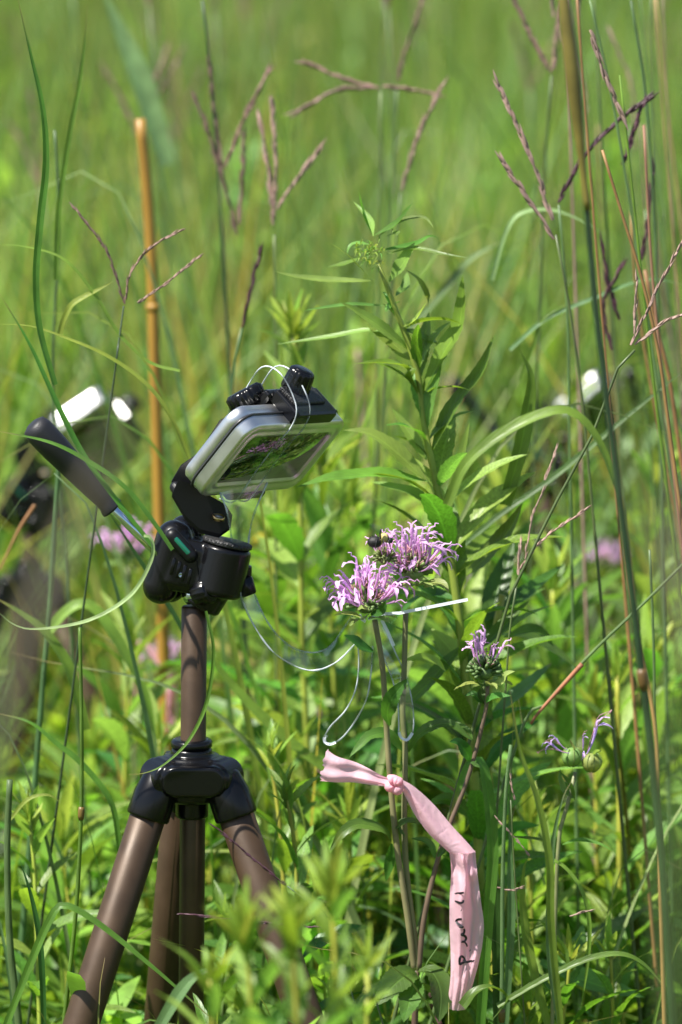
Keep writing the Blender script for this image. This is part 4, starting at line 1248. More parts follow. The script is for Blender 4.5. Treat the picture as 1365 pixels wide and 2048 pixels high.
def bee_balm_main():
    base = at(833, 1950, .005); base.z = 0
    t = thing('bee_balm_plant', (base.x, .01, 0), 'three stemmed bee balm carrying two joined lilac heads and a smaller purple one', 'plant', 'bee balm plants')
    S = {'a': [(750, 1240), (765, 1330), (772, 1430), (780, 1550), (795, 1700), (815, 1830), (830, 1945)],
         'b': [(812, 1225), (809, 1330), (806, 1430), (811, 1500), (809, 1640), (815, 1760), (833, 1900), (834, 1950)],
         'c': [(976, 1372), (970, 1430), (935, 1560), (885, 1690), (850, 1830), (838, 1940)]}
    foot = rooted(pts([(833, 1940), (830, 2048)], .004))
    mk('stem', tube(curve(foot, 20), .0022, 10), M['balm_stem_red'], t)
    mk('stem', tube(curve(pts(S['a'], -.006, .004), 40), lambda s: .0018 + .0003 * s, 10), M['balm_stem'], t)
    mk('stem', tube(curve(pts(S['b'], .012, .004), 40), lambda s: .0018 + .0003 * s, 10), M['balm_stem'], t)
    mk('stem', tube(curve(pts(S['c'], .004, .004), 40), lambda s: .0013 + .0006 * s, 10), M['balm_stem_red'], t)
    flower_head(t, (732, 1210), -.010, .0258, 42, 4, droop=.06, spread=1.6)
    flower_head(t, (827, 1146), .012, .0250, 36, 9, droop=.04, spread=1.5)
    # the lilac tuft that joins and overhangs the two heads
    flower_head(t, (770, 1118), -.004, .0150, 11, 21, bracts=0, spread=1.2)
    flower_head(t, (969, 1345), .004, .0225, 10, 12, bracts=4, spread=.85, stam=.8)
    Y = -.006
    for p, wd, m, y0, y1 in ((z3([(500, 1110), (430, 1090), (350, 1040), (268, 985)]), 32, 'balm_leaf', -.006, -.02), (z3([(630, 1700), (610, 1600), (650, 1480), (775, 1325)]), 34, 'balm_leaf', -.004, -.02),
                  (z3([(740, 1900), (620, 1770), (480, 1780), (400, 1850), (310, 1950)]), 26, 'balm_leaf', .01, -.01), (z3([(775, 1905), (850, 1780), (980, 1700), (1110, 1690), (1280, 1815)]), 24, 'balm_leaf', .01, .0),
                  (z4([(555, 725), (500, 650), (340, 610), (230, 660), (130, 800)]), 26, 'balm_leaf', .0, -.02), (z4([(650, 690), (600, 630), (680, 590), (790, 612)]), 24, 'balm_leaf', .0, -.01),
                  (z4([(560, 740), (550, 850), (520, 1000)]), 22, 'gold_leaf_dark', .01, .02), (z4([(735, 1640), (660, 1640), (560, 1720), (440, 1850)]), 58, 'balm_leaf', .0, -.03),
                  (z4([(740, 1610), (830, 1620), (890, 1750), (880, 1960)]), 56, 'gold_leaf_dark', .0, -.02), (z4([(730, 1650), (690, 1780), (640, 1960)]), 50, 'balm_leaf', .0, -.04),
                  (z4([(850, 840), (830, 760), (780, 720), (690, 705)]), 16, 'balm_leaf', .0, .0), (z4([(870, 830), (920, 780), (990, 760)]), 14, 'gold_leaf_dark', .0, .0),
                  (z7([(345, 475), (290, 470), (235, 420), (200, 360)]), 20, 'balm_leaf', .004, -.008), (z7([(360, 472), (430, 450), (480, 390), (540, 368)]), 18, 'balm_bract', .004, -.004),
                  (z7([(332, 610), (350, 570), (410, 545), (512, 545)]), 16, 'balm_leaf', .004, -.01), (z7([(330, 600), (290, 580), (240, 530), (178, 545)]), 14, 'gold_leaf_dark', .004, .01),
                  (z7([(330, 610), (300, 540), (300, 480)]), 20, 'gold_leaf_dark', .004, .01), (z7([(218, 1010), (190, 950), (130, 880), (70, 876)]), 26, 'balm_leaf', .004, -.01),
                  (z7([(215, 1020), (240, 1030), (290, 1060)]), 10, 'balm_leaf', .0, .0), (z7([(0, 760), (100, 750), (200, 790), (240, 870)]), 14, 'balm_leaf', .02, .01),
                  (z3([(670, 560), (720, 590), (790, 600)]), 16, 'balm_bract', .0, -.015), (z3([(830, 600), (880, 555), (950, 535)]), 14, 'balm_bract', .01, -.005),
                  (z3([(900, 610), (970, 575), (1050, 585), (1095, 650)]), 20, 'balm_bract', .01, -.005), (z3([(360, 795), (420, 770), (470, 790)]), 14, 'balm_bract', -.02, -.03),
                  (z3([(480, 820), (560, 800), (600, 710)]), 20, 'balm_leaf', -.02, -.03), (z3([(760, 1180), (900, 1165), (1000, 1200), (1075, 1275)]), 22, 'gold_top', .03, .05)):
        hand_leaf(t, p, wd, y0, y1, m, teeth=wd > 20, peak=.45, base=.2)
    return t
bee_balm_main()

def round_heads():
    st = rooted(pts([(1151, 1545), (1148, 1580), (1130, 1620), (1118, 1680), (1112, 1800), (1105, 2048)], .03))
    t = thing('bee_balm_plant', st[-1], 'bee balm past bloom with two round green seed heads and stray violet florets', 'plant', 'bee balm plants')
    mk('stem', tube(curve(st, 30), .0014, 10), M['balm_stem'], t)
    for (x, y), r in (((1144, 1514), 21), ((1184, 1525), 21)):
        h = mk('seed_head', ball(at(x, y, .03), r * MM, 1, 1, .92, 20), M['balm_bract'], t)
        for k in range(9):
            a = k * .7
            d = V3((math.cos(a), math.sin(a), .1)).normalized()
            p = at(x, y, .03)
            mk('sepal_rib', tube([p + (V3((0, 0, -1)) * math.cos(q) + d * math.sin(q)) * r * MM * 1.01 for q in np.linspace(.2, 2.6, 8)], .0003, 5), M['calyx'], h)
    def fl(px, Y0):
        P = pts(px, Y0)
        return mk('floret', strip(curve(P, 12), lambda s: .0014 + .0018 * math.sin(s * 3) ** 2, V3((0, -1, .4)), .6), M['lilac_blue'], t)
    for q, d, L, ro in (((1138, 1506), (-1, -.2, .02), .0150, 0), ((1136, 1500), (-.8, -.3, .35), .0125, .5), ((1174, 1508), (.50, -.1, .87), .0235, 0), ((1166, 1500), (.15, -.3, 1), .010, .3), ((1164, 1520), (.1, -.8, .3), .009, 0)):
        o = put_leaf(FLOB, t, at(*q, .02), V3(d), ro, L * 1.25, 'floret')
        s2 = o.copy(); s2.data = STA[0]; s2.name = 'stamen'; C.objects.link(s2)
    for p, wd, m in ((z7([(960, 1280), (890, 1220), (860, 1140), (865, 1070)]), 20, 'balm_bract'), (z7([(970, 940), (950, 900), (935, 858)]), 10, 'balm_bract'), (z7([(1090, 970), (1130, 945), (1165, 945)]), 10, 'gold_top'),
                     ([(1122, 1690), (1160, 1680), (1200, 1688), (1226, 1702)], 10, 'gold_leaf'), ([(1105, 1700), (1080, 1680), (1040, 1675), (1015, 1672)], 9, 'gold_leaf'), ([(1150, 1600), (1140, 1570), (1118, 1540)], 12, 'balm_leaf')):
        hand_leaf(t, p, wd, .03, .02, m, teeth=False)
round_heads()

def bg_balm(px, Y, R, n, seed, label):
    st = rooted(pts([(px[0], px[1] + 20), (px[0] + 6, px[1] + 200)], Y))
    t = thing('bee_balm_plant', st[-1], label, 'plant', 'bee balm plants')
    mk('stem', tube(curve(st, 14), .0018, 8), M['balm_stem'], t)
    flower_head(t, px, Y, R, n, seed, bracts=4)
    for i in range(10):
        a = i * 1.57 + random.uniform(-.3, .3); s = .15 + .08 * i
        p = st[0].lerp(st[-1], s)
        put_leaf(LEAFM['balm_leaf'], t, p, V3((math.cos(a), math.sin(a), .3)), 0, random.uniform(.05, .08))
bg_balm((256, 1112), .62, .025, 20, 31, 'blurred lilac bee balm head between the pan handle rod and the bamboo stake')
bg_balm((585, 1168), .95, .022, 18, 32, 'blurred lilac bee balm head left of the paired flowers')
bg_balm((948, 1205), .9, .020, 16, 33, 'blurred purple bee balm head behind the white tip of the clear strip')
bg_balm((328, 1322), .72, .018, 14, 34, 'blurred pale bee balm head above the rear pink tape')
bg_balm((1212, 1130), 1.1, .020, 14, 35, 'blurred dusty pink bee balm head behind the thick dark grass stem')
bg_balm((1345, 1000), 1.5, .022, 14, 36, 'blurred mauve bee balm head at the right edge')

# ------------------------------------------------------------------ bumblebee
def bumblebee():
    c = at(763, 1082, -.022)
    m, n, l, b = new_mat('bee_fuzz')
    tc = n.new('ShaderNodeTexCoord'); sp = n.new('ShaderNodeSeparateXYZ'); l.new(tc.outputs['Generated'], sp.inputs[0])
    r = n.new('ShaderNodeValToRGB'); e = r.color_ramp
    e.elements[0].position = .52; e.elements[0].color = (.008, .007, .007, 1); e.elements[1].position = .56; e.elements[1].color = (.55, .45, .16, 1)
    k = e.elements.new(.78); k.color = (.55, .45, .16, 1); k = e.elements.new(.82); k.color = (.008, .007, .007, 1)
    l.new(sp.outputs[0], r.inputs[0]); l.new(r.outputs[0], b.inputs['Base Color']); b.inputs['Roughness'].default_value = .6
    t = thing('bumblebee', c, 'black and yellow bumblebee feeding on top of the paired lilac flowers', 'bee')
    parts = [ball(c + V3((-.0040, 0, -.0006)), .0040, 1.25, 1, .95), ball(c + V3((.0018, 0, .0022)), .0030, 1.05, 1, 1), ball(c + V3((.0056, 0, .0004)), .0018, 1.1, 1, 1.1)]
    body = moulded(mk('body', join(*parts), m, t), .0003, 2)
    gs = []
    for i in range(420):
        a, bb = random.uniform(0, 6.28), random.uniform(-1, 1)
        d = V3((bb, math.sqrt(1 - bb * bb) * math.cos(a), math.sqrt(1 - bb * bb) * math.sin(a)))
        cc, rr_ = random.choice(((c + V3((-.0040, 0, -.0006)), .0039), (c + V3((.0018, 0, .0022)), .0029)))
        p = cc + d * rr_
        gs.append(tube([p, p + d * .0009 + V3((-.0003, 0, 0))], .00005, 3, False))
    props(mk('fuzz', join(*[(g[0], g[1]) for g in gs]), m, body), kind='stuff')
    for s in (-1, 1):
        mk('wing', strip(curve([c + V3((.001, s * .001, .004)), c + V3((-.003, s * .004, .0085)), c + V3((-.0075, s * .006, .0098))], 10), lambda q: .0018 * math.sin(.4 + q * 2.5), V3((0, -1, .3)), .1), M['clear'], t)
        for dx in (-.002, .001, .003):
            mk('leg', tube(curve([c + V3((dx, s * .002, -.001)), c + V3((dx * 1.5, s * .0045, .0012)), c + V3((dx * 2, s * .0055, -.0045))], 8), .00028, 5), M['ink'], t)
        mk('antenna', tube(curve([c + V3((.0068, s * .0006, .0012)), c + V3((.0082, s * .001, .0035)), c + V3((.0105, s * .0015, .0042))], 8), .00012, 5), M['ink'], t)
    mk('leg', tube(curve([c + V3((-.0005, -.003, .002)), c + V3((-.0008, -.0042, .0055)), c + V3((-.0002, -.0042, .0085))], 8), .0005, 5), M['ink'], t)
bumblebee()

# ------------------------------------------------------------------ flowering grass stalks
def seed_branch(P, n, size, rnd, dense=1.0):
    gs = []
    Q = curve(P, n)
    T = tangents(Q)
    gs.append(tube(Q, size * .22, 4))
    for i, (p, t) in enumerate(zip(Q, T)):
        for s in (-1, 1):
            if rnd.random() > dense: continue
            o = t.orthogonal().normalized(); o.rotate(Matrix.Rotation(rnd.uniform(0, 6.28), 3, t))
            d = (t + o * rnd.uniform(.04, .2)).normalized()
            a = p + o * size * .2
            L = size * rnd.uniform(2.6, 4.2)
            gs.append(tube([a, a + d * L * .45, a + d * L], lambda q: size * (.30 if q < .25 else .40 if q < .75 else .05), 4, False))
    return join(*[(g[0], g[1]) for g in gs])

def seed_grass(stem, branches, Y, label, mat='seed_purple', culm='culm', size=.0030, r=.0012, root=True, grp='flowering grass stalks', dY=0.0):
    rnd = random.Random(len(label) + int(stem[0][0]))
    P = pts(stem, Y)
    if root: P = rooted(P)
    t = thing('seed_head_grass', P[-1], label, 'grass stalk', grp)
    mk('stem', tube(curve(P, 40), lambda s: r * (.7 + .8 * s), 8), M[culm], t)
    for b in branches:
        B = pts(b, Y, Y + dY)
        L = sum((y - x).length for x, y in zip(B, B[1:]))
        mk('seed_head', seed_branch(B, max(6, int(L / .0042)), size, rnd), M[mat], t)
    return t

seed_grass([(549, 470), (551, 650), (552, 1050)], [[(548, 450), (538, 350), (520, 243)], [(548, 440), (552, 330), (545, 212)], [(556, 420), (590, 365), (636, 303)]], .42, 'three pronged seed head with pinkish middle prong above the tin', 'seed_pink')
seed_grass([(405, 0), (418, 110), (436, 330), (450, 560), (462, 760)], [[(418, 110), (430, 230), (444, 330)], [(474, 470), (444, 350), (396, 205)], [(450, 335), (488, 240), (533, 150)], [(478, 450), (484, 370), (488, 280)]], .5, 'tall purple brown seed head reaching the top edge left of centre', 'seed_purple', 'culm_dark')
seed_grass([(248, 612), (236, 700), (228, 760)], [[(250, 608), (215, 505), (153, 420)], [(252, 600), (262, 545), (300, 497), (356, 464)], [(276, 606), (330, 570), (392, 518)]], .12, 'small three pronged purple seed head crossing the bamboo stake', 'seed_purple', 'culm_dark', .0018, .0009)
seed_grass([(484, 655), (470, 720), (462, 800)], [[(484, 655), (500, 590), (519, 510)]], .32, 'short dark seed head just above the tin knob', 'seed_dark', 'culm')
seed_grass([(762, 180), (760, 380), (756, 640)], [[(760, 176), (690, 158), (618, 128)], [(756, 176), (680, 180), (598, 222)], [(766, 174), (810, 178), (862, 188)]], .55, 'sprawling seed head with level prongs above the tall goldenrod', 'seed_purple')
seed_grass([(802, 385), (790, 520), (775, 700)], [[(803, 380), (838, 270), (880, 180)]], .5, 'slanting mauve seed head above the tall goldenrod', 'seed_pink')
seed_grass([(795, 170), (786, 350), (780, 560)], [[(796, 160), (815, 90), (846, 0)]], .7, 'blurred seed head at the top edge right of centre', 'seed_purple')
seed_grass([(1112, 470), (1140, 620), (1165, 800), (1180, 960)], [[(1106, 440), (1056, 300), (996, 170)], [(1110, 478), (1060, 400), (1008, 326)]], .16, 'pale banded two pronged seed head leaning left in the upper right', 'seed_pink')
seed_grass([(1118, 410), (1135, 620), (1140, 900)], [[(1116, 405), (1165, 318), (1232, 248), (1292, 200)], [(1245, 330), (1262, 280), (1285, 215)]], .24, 'dark branching seed head crossing the thick stem in the upper right', 'seed_dark')
seed_grass([(1104, 150), (1090, 330), (1080, 600)], [[(1102, 148), (1064, 72), (1024, -10)], [(1106, 140), (1112, 90), (1118, 30)]], .5, 'blurred forked seed head at the top edge left of the thick stem', 'seed_purple')
seed_grass([(1270, 700), (1262, 690), (1225, 760), (1190, 860), (1110, 1010), (1036, 1165), (990, 1300)], [[(1262, 690), (1310, 590), (1368, 476)], [(1268, 668), (1274, 560)], [(1270, 690), (1320, 650), (1370, 626)]], .02, 'pink branching seed head over the right tin, on a long slanting stem', 'seed_pink', 'culm', .0021)
seed_grass([(1262, 420), (1270, 560), (1300, 760), (1345, 1000)], [[(1282, 520), (1296, 440), (1308, 345)], [(1240, 640), (1215, 560), (1205, 490)], [(1225, 700), (1206, 610), (1240, 540)]], .3, 'brown ragged seed head beside the reddish stems at the right', 'seed_dark', 'rust')
seed_grass([(1034, 1168), (1020, 1260), (1010, 1400)], [[(1040, 1140), (1085, 1080), (1168, 1022)], [(1050, 1118), (1066, 1030), (1085, 985)], [(1090, 960), (1112, 905)], [(1037, 1150), (1041, 1088)]], .05, 'thin pinkish turkey foot seed head right of the flowers', 'seed_pink', 'culm', .0017, .0009)
seed_grass([(640, 1855), (700, 1880), (740, 1960)], [[(640, 1855), (500, 1842), (368, 1828)]], -.10, 'dark purple seed head lying level across the tripod legs', 'seed_dark', 'culm_dark', .0014, .0007)
seed_grass([(575, 1772), (640, 1830), (690, 1940)], [[(572, 1770), (500, 1712), (434, 1656)]], -.08, 'dark purple seed head slanting across the right tripod leg', 'seed_dark', 'culm_dark', .0015, .0007)
seed_grass([(1022, 1600), (1030, 1750), (1040, 1900)], [[(1030, 1600), (1022, 1560), (1018, 1530)], [(1060, 1712), (1030, 1675), (996, 1640)], [(995, 1775), (1020, 1780), (1040, 1776)], [(1140, 1832), (1160, 1826), (1178, 1822)]], .0, 'straw coloured small seed tufts right of the hanging tape', 'seed_pink', 'culm', .0013, .0006)
seed_grass([(1240, 150), (1262, 350), (1300, 700), (1350, 1100)], [[(1180, 60), (1215, 160), (1245, 230)]], .12, 'yellowish seed head on the arching stems in the upper right', 'seed_pink', 'blade_yellow')
rr = random.Random(77)
for i in range(22):
    Y = rr.uniform(1.0, 4.5)
    hw = (Y + 2.45) * .09
    x0 = rr.uniform(-hw, hw)
    h = rr.uniform(.85, 1.12) + ground_z(0, Y)
    top = V3((x0, Y, h))
    t = thing('seed_head_grass', (x0, Y, ground_z(0, Y)), 'far blurred brown seed stalk in the green field behind', 'grass stalk', 'far flowering grass stalks')
    mk('stem', tube(curve([top, V3((x0 + .02, Y, h * .6)), V3((x0, Y, ground_z(0, Y)))], 16), .0013, 5), M['culm'], t)
    for k in range(rr.choice((2, 3))):
        d = V3((rr.uniform(-.6, .6), 0, 1)).normalized()
        mk('seed_head', seed_branch([top, top + d * .04 + V3((0, 0, .003)), top + d * rr.uniform(.06, .1)], 14, .0032, rr), M['seed_purple'], t)

# ------------------------------------------------------------------ single stems and blades one can pick out
def stem_px(px, Y, r, mat, label, name='grass_stalk', cat='grass stem', Y2=None, root=True, joints=()):
    P = pts(px, Y, Y2)
    if root: P = rooted(P)
    Q = curve(P, 60)
    t = thing(name, Q[-1], label, cat, 'single grass stems')
    mk('culm', tube(Q, lambda s: r * (.6 + .5 * s), 10), M[mat], t)
    for s in joints:
        i = int(s * 59); d = (Q[i + 1] - Q[i]).normalized()
        mk('joint', lathe(Q[i], d, [(r * .9, 0), (r * 1.18, r), (r * 1.18, 3 * r), (r * .9, 4.5 * r)], 10), M['culm_gold'], t)
    return t
thick = stem_px([(1133, 40), (1150, 210), (1172, 400), (1190, 600), (1214, 800), (1240, 1000), (1272, 1250), (1302, 1500), (1330, 1800), (1345, 2048)], -.30, .0028, 'culm_dark', 'thick dark green grass stem running from the top edge to the lower right', joints=(.35, .7))
mk('leaf_sheath', tube(curve(pts([(1126, -20), (1138, 80), (1149, 180), (1164, 320), (1176, 420)], -.302), 24), lambda q: .0020 + .0024 * math.sin(min(1, q * 1.0 + .15) * math.pi) ** 1.5, 12), M['culm_gold'], thick)
stem_px([(1205, 300), (1245, 430), (1285, 560), (1320, 720), (1345, 900)], .05, .0016, 'rust', 'upper rust coloured stem at the right edge')
stem_px([(1290, 540), (1310, 640), (1340, 760), (1360, 900)], .25, .0022, 'rust', 'blurred wide rust coloured stem at the right edge')
stem_px([(1215, 830), (1235, 960), (1262, 1200), (1310, 1450), (1318, 1700)], -.18, .0017, 'rust', 'brown stem running beside the thick dark stem')
stem_px([(1300, 1100), (1308, 1300), (1312, 1500), (1330, 1800)], .10, .0015, 'culm', 'thin stem right of the thick dark stem, lower right')
stem_px([(960, 0), (1180, 0), (1225, 200), (1275, 500), (1320, 800)][1:], .2, .0014, 'blade_blue', 'pale green arching stem from the top edge in the upper right')
stem_px([(1262, 0), (1290, 180), (1310, 450), (1318, 700), (1325, 1000)], .28, .0017, 'blade_blue', 'bluish green stem close to the right edge')
stem_px([(160, 1255), (163, 1400), (164, 1560), (160, 1700), (150, 1850), (128, 2048)], -.02, .0019, 'blade', 'upright jointed grass stem left of the tripod', joints=(.18, .42))
stem_px([(20, 1560), (15, 1700), (20, 1880), (38, 2048)], .02, .0034, 'blade_blue', 'stout pale stem at the left edge low down')
stem_px([(1022, 1490), (1012, 1590), (1006, 1750), (1005, 1900), (1004, 2048)], -.01, .0020, 'blade_blue', 'pale whitish jointed stem right of the hanging tape', joints=(.3,))
stem_px([(470, 700), (440, 400), (452, 560)][::-1][:2] + [(462, 800), (470, 960)], .55, .0016, 'culm_dark', 'dark thin stem behind the left side of the tin')
stem_px([(110, 260), (118, 430), (112, 600), (105, 760), (120, 960)], .35, .0016, 'culm', 'blurred stem at the upper left')
stem_px([(80, 520), (120, 900), (100, 1200), (82, 1420)][1:], .2, .0028, 'blade_blue', 'blurred pale stem in front of the rear tripod', joints=())
stem_px([(0, 1140), (38, 1060), (70, 1010)], -.3, .0009, 'rust', 'thin reddish stalk at the left edge', root=False)
slant = stem_px([(1375, 1120), (1300, 1195), (1180, 1310), (1078, 1425), (1030, 1500)], .06, .0016, 'blade_blue', 'slanting bluish stem with a brown lower length, right of the purple flower')
mk('brown_sheath', tube(curve(pts([(1165, 1328), (1120, 1378), (1078, 1425), (1062, 1448)], .059), 16), lambda q: .0017 * (1 - .5 * q), 8), M['rust'], slant)
stem_px([(780, 560), (775, 420), (760, 240), (765, 100), (768, 0)][::-1], .9, .0016, 'culm', 'blurred upright stem behind the tall goldenrod tip')
stem_px([(715, 700), (722, 800), (735, 980)], 1.15, .0030, 'seed_pink', 'blurred pinkish stalk behind the goldenrod leaves')

def blade_px(px, wpx, Y, mat, label, Y2=None, fold=.3, nrm=None, root=False, twist=0.0, peak=.45, rows=44, base=.8, grp='single grass blades', name='grass_leaf'):
    P = pts(px, Y, Y2)
    if root: P = rooted(P)[::-1]
    k = (Y + 2.45) / 2.45
    g = strip(curve(P, rows), wf_blade(wpx * MM * k / 2, peak, base), nrm or V3((.2, -.7, .7)), fold, 0, twist, cols=4)
    o = mk(name, g, M[mat], None, loc=P[0])
    return props(o, label, 'grass blade', grp)
blade_px([(0, 588), (60, 690), (120, 820), (170, 915), (240, 1010), (305, 1092)][::-1], 13, -.05, 'blade', 'straight dark edged blade crossing the pan handle grip downward')
blade_px([(440, 1010), (385, 930), (350, 850), (300, 775), (220, 715), (130, 675), (60, 652), (-10, 648)], 10, .08, 'blade_yellow', 'long blade arching from the left edge down behind the bracket')
blade_px([(345, 1100), (300, 1035), (250, 975), (180, 925), (100, 885), (-10, 861)], 12, -.055, 'blade', 'blade arching over the pan handle grip from the left edge')
blade_px([(288, 1072), (303, 1078), (303, 1120), (262, 1190), (180, 1240), (80, 1258), (30, 1250), (-10, 1218)], 9, -.06, 'blade_pale', 'pale looping blade hanging left of the pan head')
blade_px([(412, 1222), (427, 1300), (415, 1400), (380, 1478), (330, 1528), (290, 1546), (256, 1549)], 8, -.045, 'blade', 'thin blade curling down across the tripod column')
blade_px([(110, 770), (80, 660), (72, 560), (80, 450), (92, 330), (86, 220), (62, 110), (34, -10)], 15, .02, 'blade', 'long dark blade bending along the left edge at the top')
blade_px([(112, 560), (118, 420), (140, 270), (162, 150), (176, 10)], 11, .25, 'blade', 'slender upright blade at the upper left')
blade_px([(335, 330), (290, 180), (240, 60), (205, -20)], 46, 1.0, 'blade_pale', 'broad blurred pale blade above the bamboo stake', nrm=V3((.3, -1, .3)))
blade_px([(360, 742), (300, 725), (240, 670), (190, 590), (130, 520), (60, 495), (-10, 488)], 9, .12, 'blade_yellow', 'thin yellowish blade arching below the upper left corner')
blade_px([(120, 668), (128, 640), (142, 612), (165, 596), (200, 578), (228, 562)], 13, .12, 'blade_yellow', 'small dry folded leaf left of the bamboo stake')
blade_px([(172, 1460), (160, 1410), (135, 1330), (90, 1265), (40, 1225), (-10, 1195)], 24, .18, 'blade', 'broad blade arching from the left edge below the looping blade')
blade_px([(92, 1270), (130, 1225), (168, 1208), (200, 1230), (240, 1290), (290, 1385), (316, 1490)], 27, .30, 'blade_yellow', 'broad yellow green bent blade left of the tripod column')
blade_px([(240, 1700), (222, 1605), (165, 1530), (110, 1485), (60, 1445), (-10, 1425)], 14, .08, 'blade', 'dark green blade arching at the left edge near hub height')
blade_px([(5, 2070), (60, 1930), (100, 1840), (130, 1811), (200, 1850), (300, 1930), (370, 1990), (440, 2052)], 17, -.10, 'blade', 'folded blade bending across the foot of the left tripod leg', peak=.3)
blade_px([(315, 2060), (360, 1985), (395, 1950), (440, 1935)], 28, -.2, 'blade_blue', 'pale blurred blade bending at the bottom edge between the legs')
blade_px([(40, 1720), (62, 1790), (78, 1870), (85, 1960), (88, 2060)][::-1], 14, -.04, 'blade_dark', 'dark blade in the bottom left corner')
blade_px([(20, 1640), (55, 1600), (95, 1590), (122, 1605)], 9, .05, 'blade_yellow', 'short yellowish arching blade at the left edge')
blade_px([(700, 1575), (600, 1500), (520, 1430), (440, 1340), (400, 1260)], 26, .22, 'blade', 'broad dark green blade slanting behind the tripod column')
blade_px([(410, 1350), (360, 1250), (330, 1200), (235, 1050), (210, 1010)], 12, .14, 'blade_dark', 'dark blade running up behind the pan head')
blade_px([(960, 2060), (975, 1850), (985, 1700), (972, 1560), (955, 1518), (930, 1545), (905, 1620), (892, 1660)], 26, .015, 'blade', 'broad blade folded over right of the hanging tape', peak=.6)
blade_px([(995, 2060), (992, 1850), (984, 1700), (982, 1600), (976, 1535)], 24, .03, 'blade_dark', 'dark upright blade right of the hanging tape')
blade_px([(1010, 2060), (1022, 1850), (1020, 1720), (1024, 1640), (1032, 1610)], 18, .02, 'blade_blue', 'bluish blade next to the pale jointed stem')
blade_px([(1122, 2060), (1102, 1850), (1098, 1720), (1075, 1600), (1040, 1500), (1020, 1380)], 18, -.16, 'blade', 'tall blurred blade in front of the round seed heads')
blade_px([(1120, 2060), (1098, 1900), (1105, 1700), (1125, 1600), (1145, 1560)], 14, -.12, 'blade_blue', 'blurred blade beside the stem of the round seed heads')
blade_px([(1098, 2060), (1062, 1920), (1046, 1820), (1048, 1740), (1060, 1710)], 22, .04, 'blade_yellow', 'wide light green blade right of the bluish blade')
blade_px([(1095, 1715), (1130, 1735), (1162, 1778), (1178, 1840), (1176, 1920), (1162, 2020)], 10, .02, 'blade_yellow', 'slim blade curving over to the right below the round seed heads')
blade_px([(995, 2012), (1080, 1962), (1170, 1920), (1240, 1908), (1290, 1930), (1338, 1985)], 15, -.02, 'blade', 'blade arching low at the lower right')
blade_px([(905, 1110), (1000, 1030), (1100, 960), (1240, 845), (1375, 735)], 14, .22, 'blade_dark', 'dark slanting blade crossing below the right tin')
blade_px([(895, 1010), (930, 930), (1000, 870), (1080, 830), (1140, 824), (1190, 870), (1225, 950), (1262, 1090)], 25, -.16, 'blade', 'wide blurred blade arching in front of the right tripod handle', peak=.3)
blade_px([(985, 560), (1010, 470), (1040, 428), (1100, 420), (1160, 440), (1210, 470)], 9, .35, 'blade_pale', 'pale thin arching blade right of the goldenrod tip')
blade_px([(820, 660), (880, 590), (940, 520), (1010, 480)], 15, .6, 'blade_blue', 'blurred bluish blade behind the goldenrod tip')
blade_px([(1020, 700), (1090, 640), (1180, 600), (1290, 560), (1375, 570)], 10, .3, 'blade_blue', 'thin bluish blade crossing the reddish stems')
blade_px([(1040, 760), (1065, 700), (1085, 640), (1150, 600)], 8, .3, 'blade', 'thin blade right of the tall goldenrod leaves')
blade_px([(1010, 1010), (1045, 880), (1062, 760), (1040, 700)], 32, .12, 'gold_leaf', 'upright serrated leaf right of the tall goldenrod', name='broad_leaf')
blade_px([(1000, 2040), (1080, 1925), (1180, 1965), (1290, 1995)][1:], 62, .08, 'gold_leaf_pale', 'large pale leaf lying low at the lower right', name='broad_leaf', nrm=V3((0, -.5, .9)), base=.3)
blade_px([(1130, 1905), (1180, 1880), (1240, 1850), (1302, 1812)], 44, .2, 'blade_blue', 'grey green pointed leaf at the lower right', name='broad_leaf', nrm=V3((0, -.5, .9)), base=.4)
blade_px([(925, 2012), (950, 1985), (985, 1975), (1012, 1998), (985, 2040)], 26, -.02, 'balm_leaf', 'twisted browning leaf below the tip of the hanging tape', name='broad_leaf', twist=2.0)
# withered leaves close to the lens, far out of focus
blade_px([(-40, 1560), (20, 1330), (90, 1150), (180, 960), (262, 800), (300, 730)], 38, -1.5, 'dead', 'large withered brown leaf, extremely blurred, close to the lens at the left', peak=.2, nrm=V3((.2, -1, .2)), name='withered_leaf', base=.9)
blade_px([(1480, 1500), (1400, 1250), (1330, 1050), (1270, 900)], 46, -1.6, 'dead', 'withered brown leaf, extremely blurred, close to the lens at the right', peak=.3, nrm=V3((-.2, -1, .2)), name='withered_leaf', base=.9)
blade_px([(1370, 2120), (1345, 1800), (1352, 1500), (1365, 1200)], 34, -1.6, 'blade_blue', 'extremely blurred green blade close to the lens in the lower right corner', peak=.3, nrm=V3((-.2, -1, .2)))

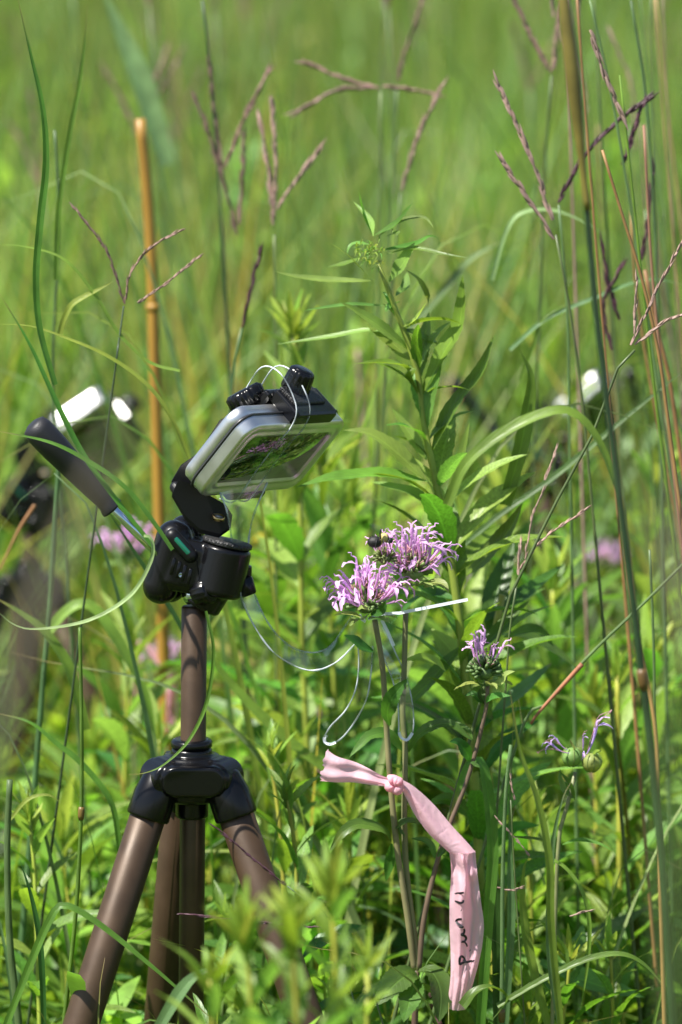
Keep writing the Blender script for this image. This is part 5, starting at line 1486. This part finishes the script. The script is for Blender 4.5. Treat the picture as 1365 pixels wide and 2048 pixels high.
# in-between random blades with their own bend, near the focused distance
rr = random.Random(99)
for i in range(70):
    Y = rr.choice((rr.uniform(-.12, .12), rr.uniform(.1, .6)))
    hw = (Y + 2.45) * .095
    x = rr.uniform(-hw, hw)
    h = rr.uniform(.42, .70) if Y > .1 else rr.uniform(.38, .52)
    a = rr.uniform(-.5, .5); b_ = rr.uniform(-.4, .4)
    P = [V3((x, Y, 0)), V3((x + a * .05, Y, h * .55)), V3((x + a * .16, Y + b_ * .05, h * .92)), V3((x + a * .34, Y + b_ * .1, h * (1.0 if rr.random() < .5 else .9)))]
    mt = rr.choice(('blade', 'blade', 'blade_blue', 'blade_yellow', 'blade_dark'))
    o = mk('grass_leaf', strip(curve(P, 26), wf_blade(rr.uniform(.0014, .0032), .4), V3((rr.uniform(-1, 1), -.6, .5)), rr.uniform(.1, .6), twist=rr.uniform(-1.5, 1.5)), M[mt], None, loc=P[0])
    props(o, '%s %s grass blade %s' % ('blurred' if Y > .25 else 'upright', {'blade': 'green', 'blade_blue': 'bluish green', 'blade_yellow': 'yellowish', 'blade_dark': 'dark green'}[mt], near(P[-1])), 'grass blade', 'loose grass blades')

rr = random.Random(31)
for i in range(16):
    x0 = rr.uniform(1130, 1370); x1 = x0 + rr.uniform(20, 130); Y = rr.uniform(.12, .9)
    k = rr.choice(('rust', 'straw', 'culm', 'culm', 'blade_blue', 'seed_purple'))
    y0 = rr.choice((-20, -20, 250, 420))
    P = rooted(pts([(x0, y0), (x0 + (x1 - x0) * .3, y0 + 330), (x1, 1000)], Y))
    o = thing('grass_stalk', P[-1], '%s %s stem in the upright cluster %s' % ('thin' if i % 2 else 'stout', {'rust': 'rust coloured', 'straw': 'straw coloured', 'culm': 'green', 'blade_blue': 'bluish', 'seed_purple': 'dull purple'}[k], near(P[1])), 'grass stem', 'cluster of stems in the upper right')
    mk('culm', tube(curve(P, 40), lambda s_: (.0008 if i % 2 else .0014) * (.6 + .6 * s_), 8), M[k], o)
    if i % 4 == 0:
        mk('seed_head', seed_branch([P[0] - V3((.01, 0, .02)), P[0] + V3((-.012, 0, .03)), P[0] + V3((-.03, 0, .075))], 20, .0024, rr), M['seed_pink'], o)
for i in range(46):
    Y = rr.uniform(.12, 1.3); hw = (Y + 2.45) * .095
    x = rr.uniform(-hw, hw); h = float(low_corridor(np.array(x), np.array(Y), rr.uniform(.68, 1.02))); a = rr.choice((-1, 1)) * rr.uniform(.08, .34)
    P = [V3((x, Y, 0)), V3((x + a * .12, Y, h * .55)), V3((x + a * .5, Y, h * .93)), V3((x + a, Y + .02, h * rr.uniform(.82, 1.02)))]
    mt = rr.choice(('blade', 'blade', 'blade_blue', 'blade_yellow', 'blade_pale'))
    o = mk('grass_leaf', strip(curve(P, 30), wf_blade(rr.uniform(.0014, .0034), .4), V3((rr.uniform(-.6, .6), -.7, .5)), rr.uniform(.1, .5), twist=rr.uniform(-1.2, 1.2)), M[mt], None, loc=P[0])
    props(o, 'long %s blade leaning %s %s' % ({'blade': 'green', 'blade_blue': 'bluish', 'blade_yellow': 'yellowish', 'blade_pale': 'pale'}[mt], 'left' if a < 0 else 'right', near(P[1])), 'grass blade', 'long arching grass blades')

# where two or three like things still share a label, say which by their order across the view
same = {}
for o in bpy.context.scene.objects:
    if not o.parent and o.get('label') and o.get('group') and o.get('group') != 'far flowering grass stalks':
        same.setdefault(o['label'], []).append(o)
for lab, os_ in same.items():
    if 2 <= len(os_) <= 4:
        os_.sort(key=lambda o: o.location.x / (o.location.y - CAM.y))
        words_ = {2: ('left one of two', 'right one of two'), 3: ('left one of three', 'middle of three', 'right one of three'), 4: ('leftmost of four', 'second of four', 'third of four', 'rightmost of four')}[len(os_)]
        for o, wd_ in zip(os_, words_): o['label'] = lab + ', ' + wd_
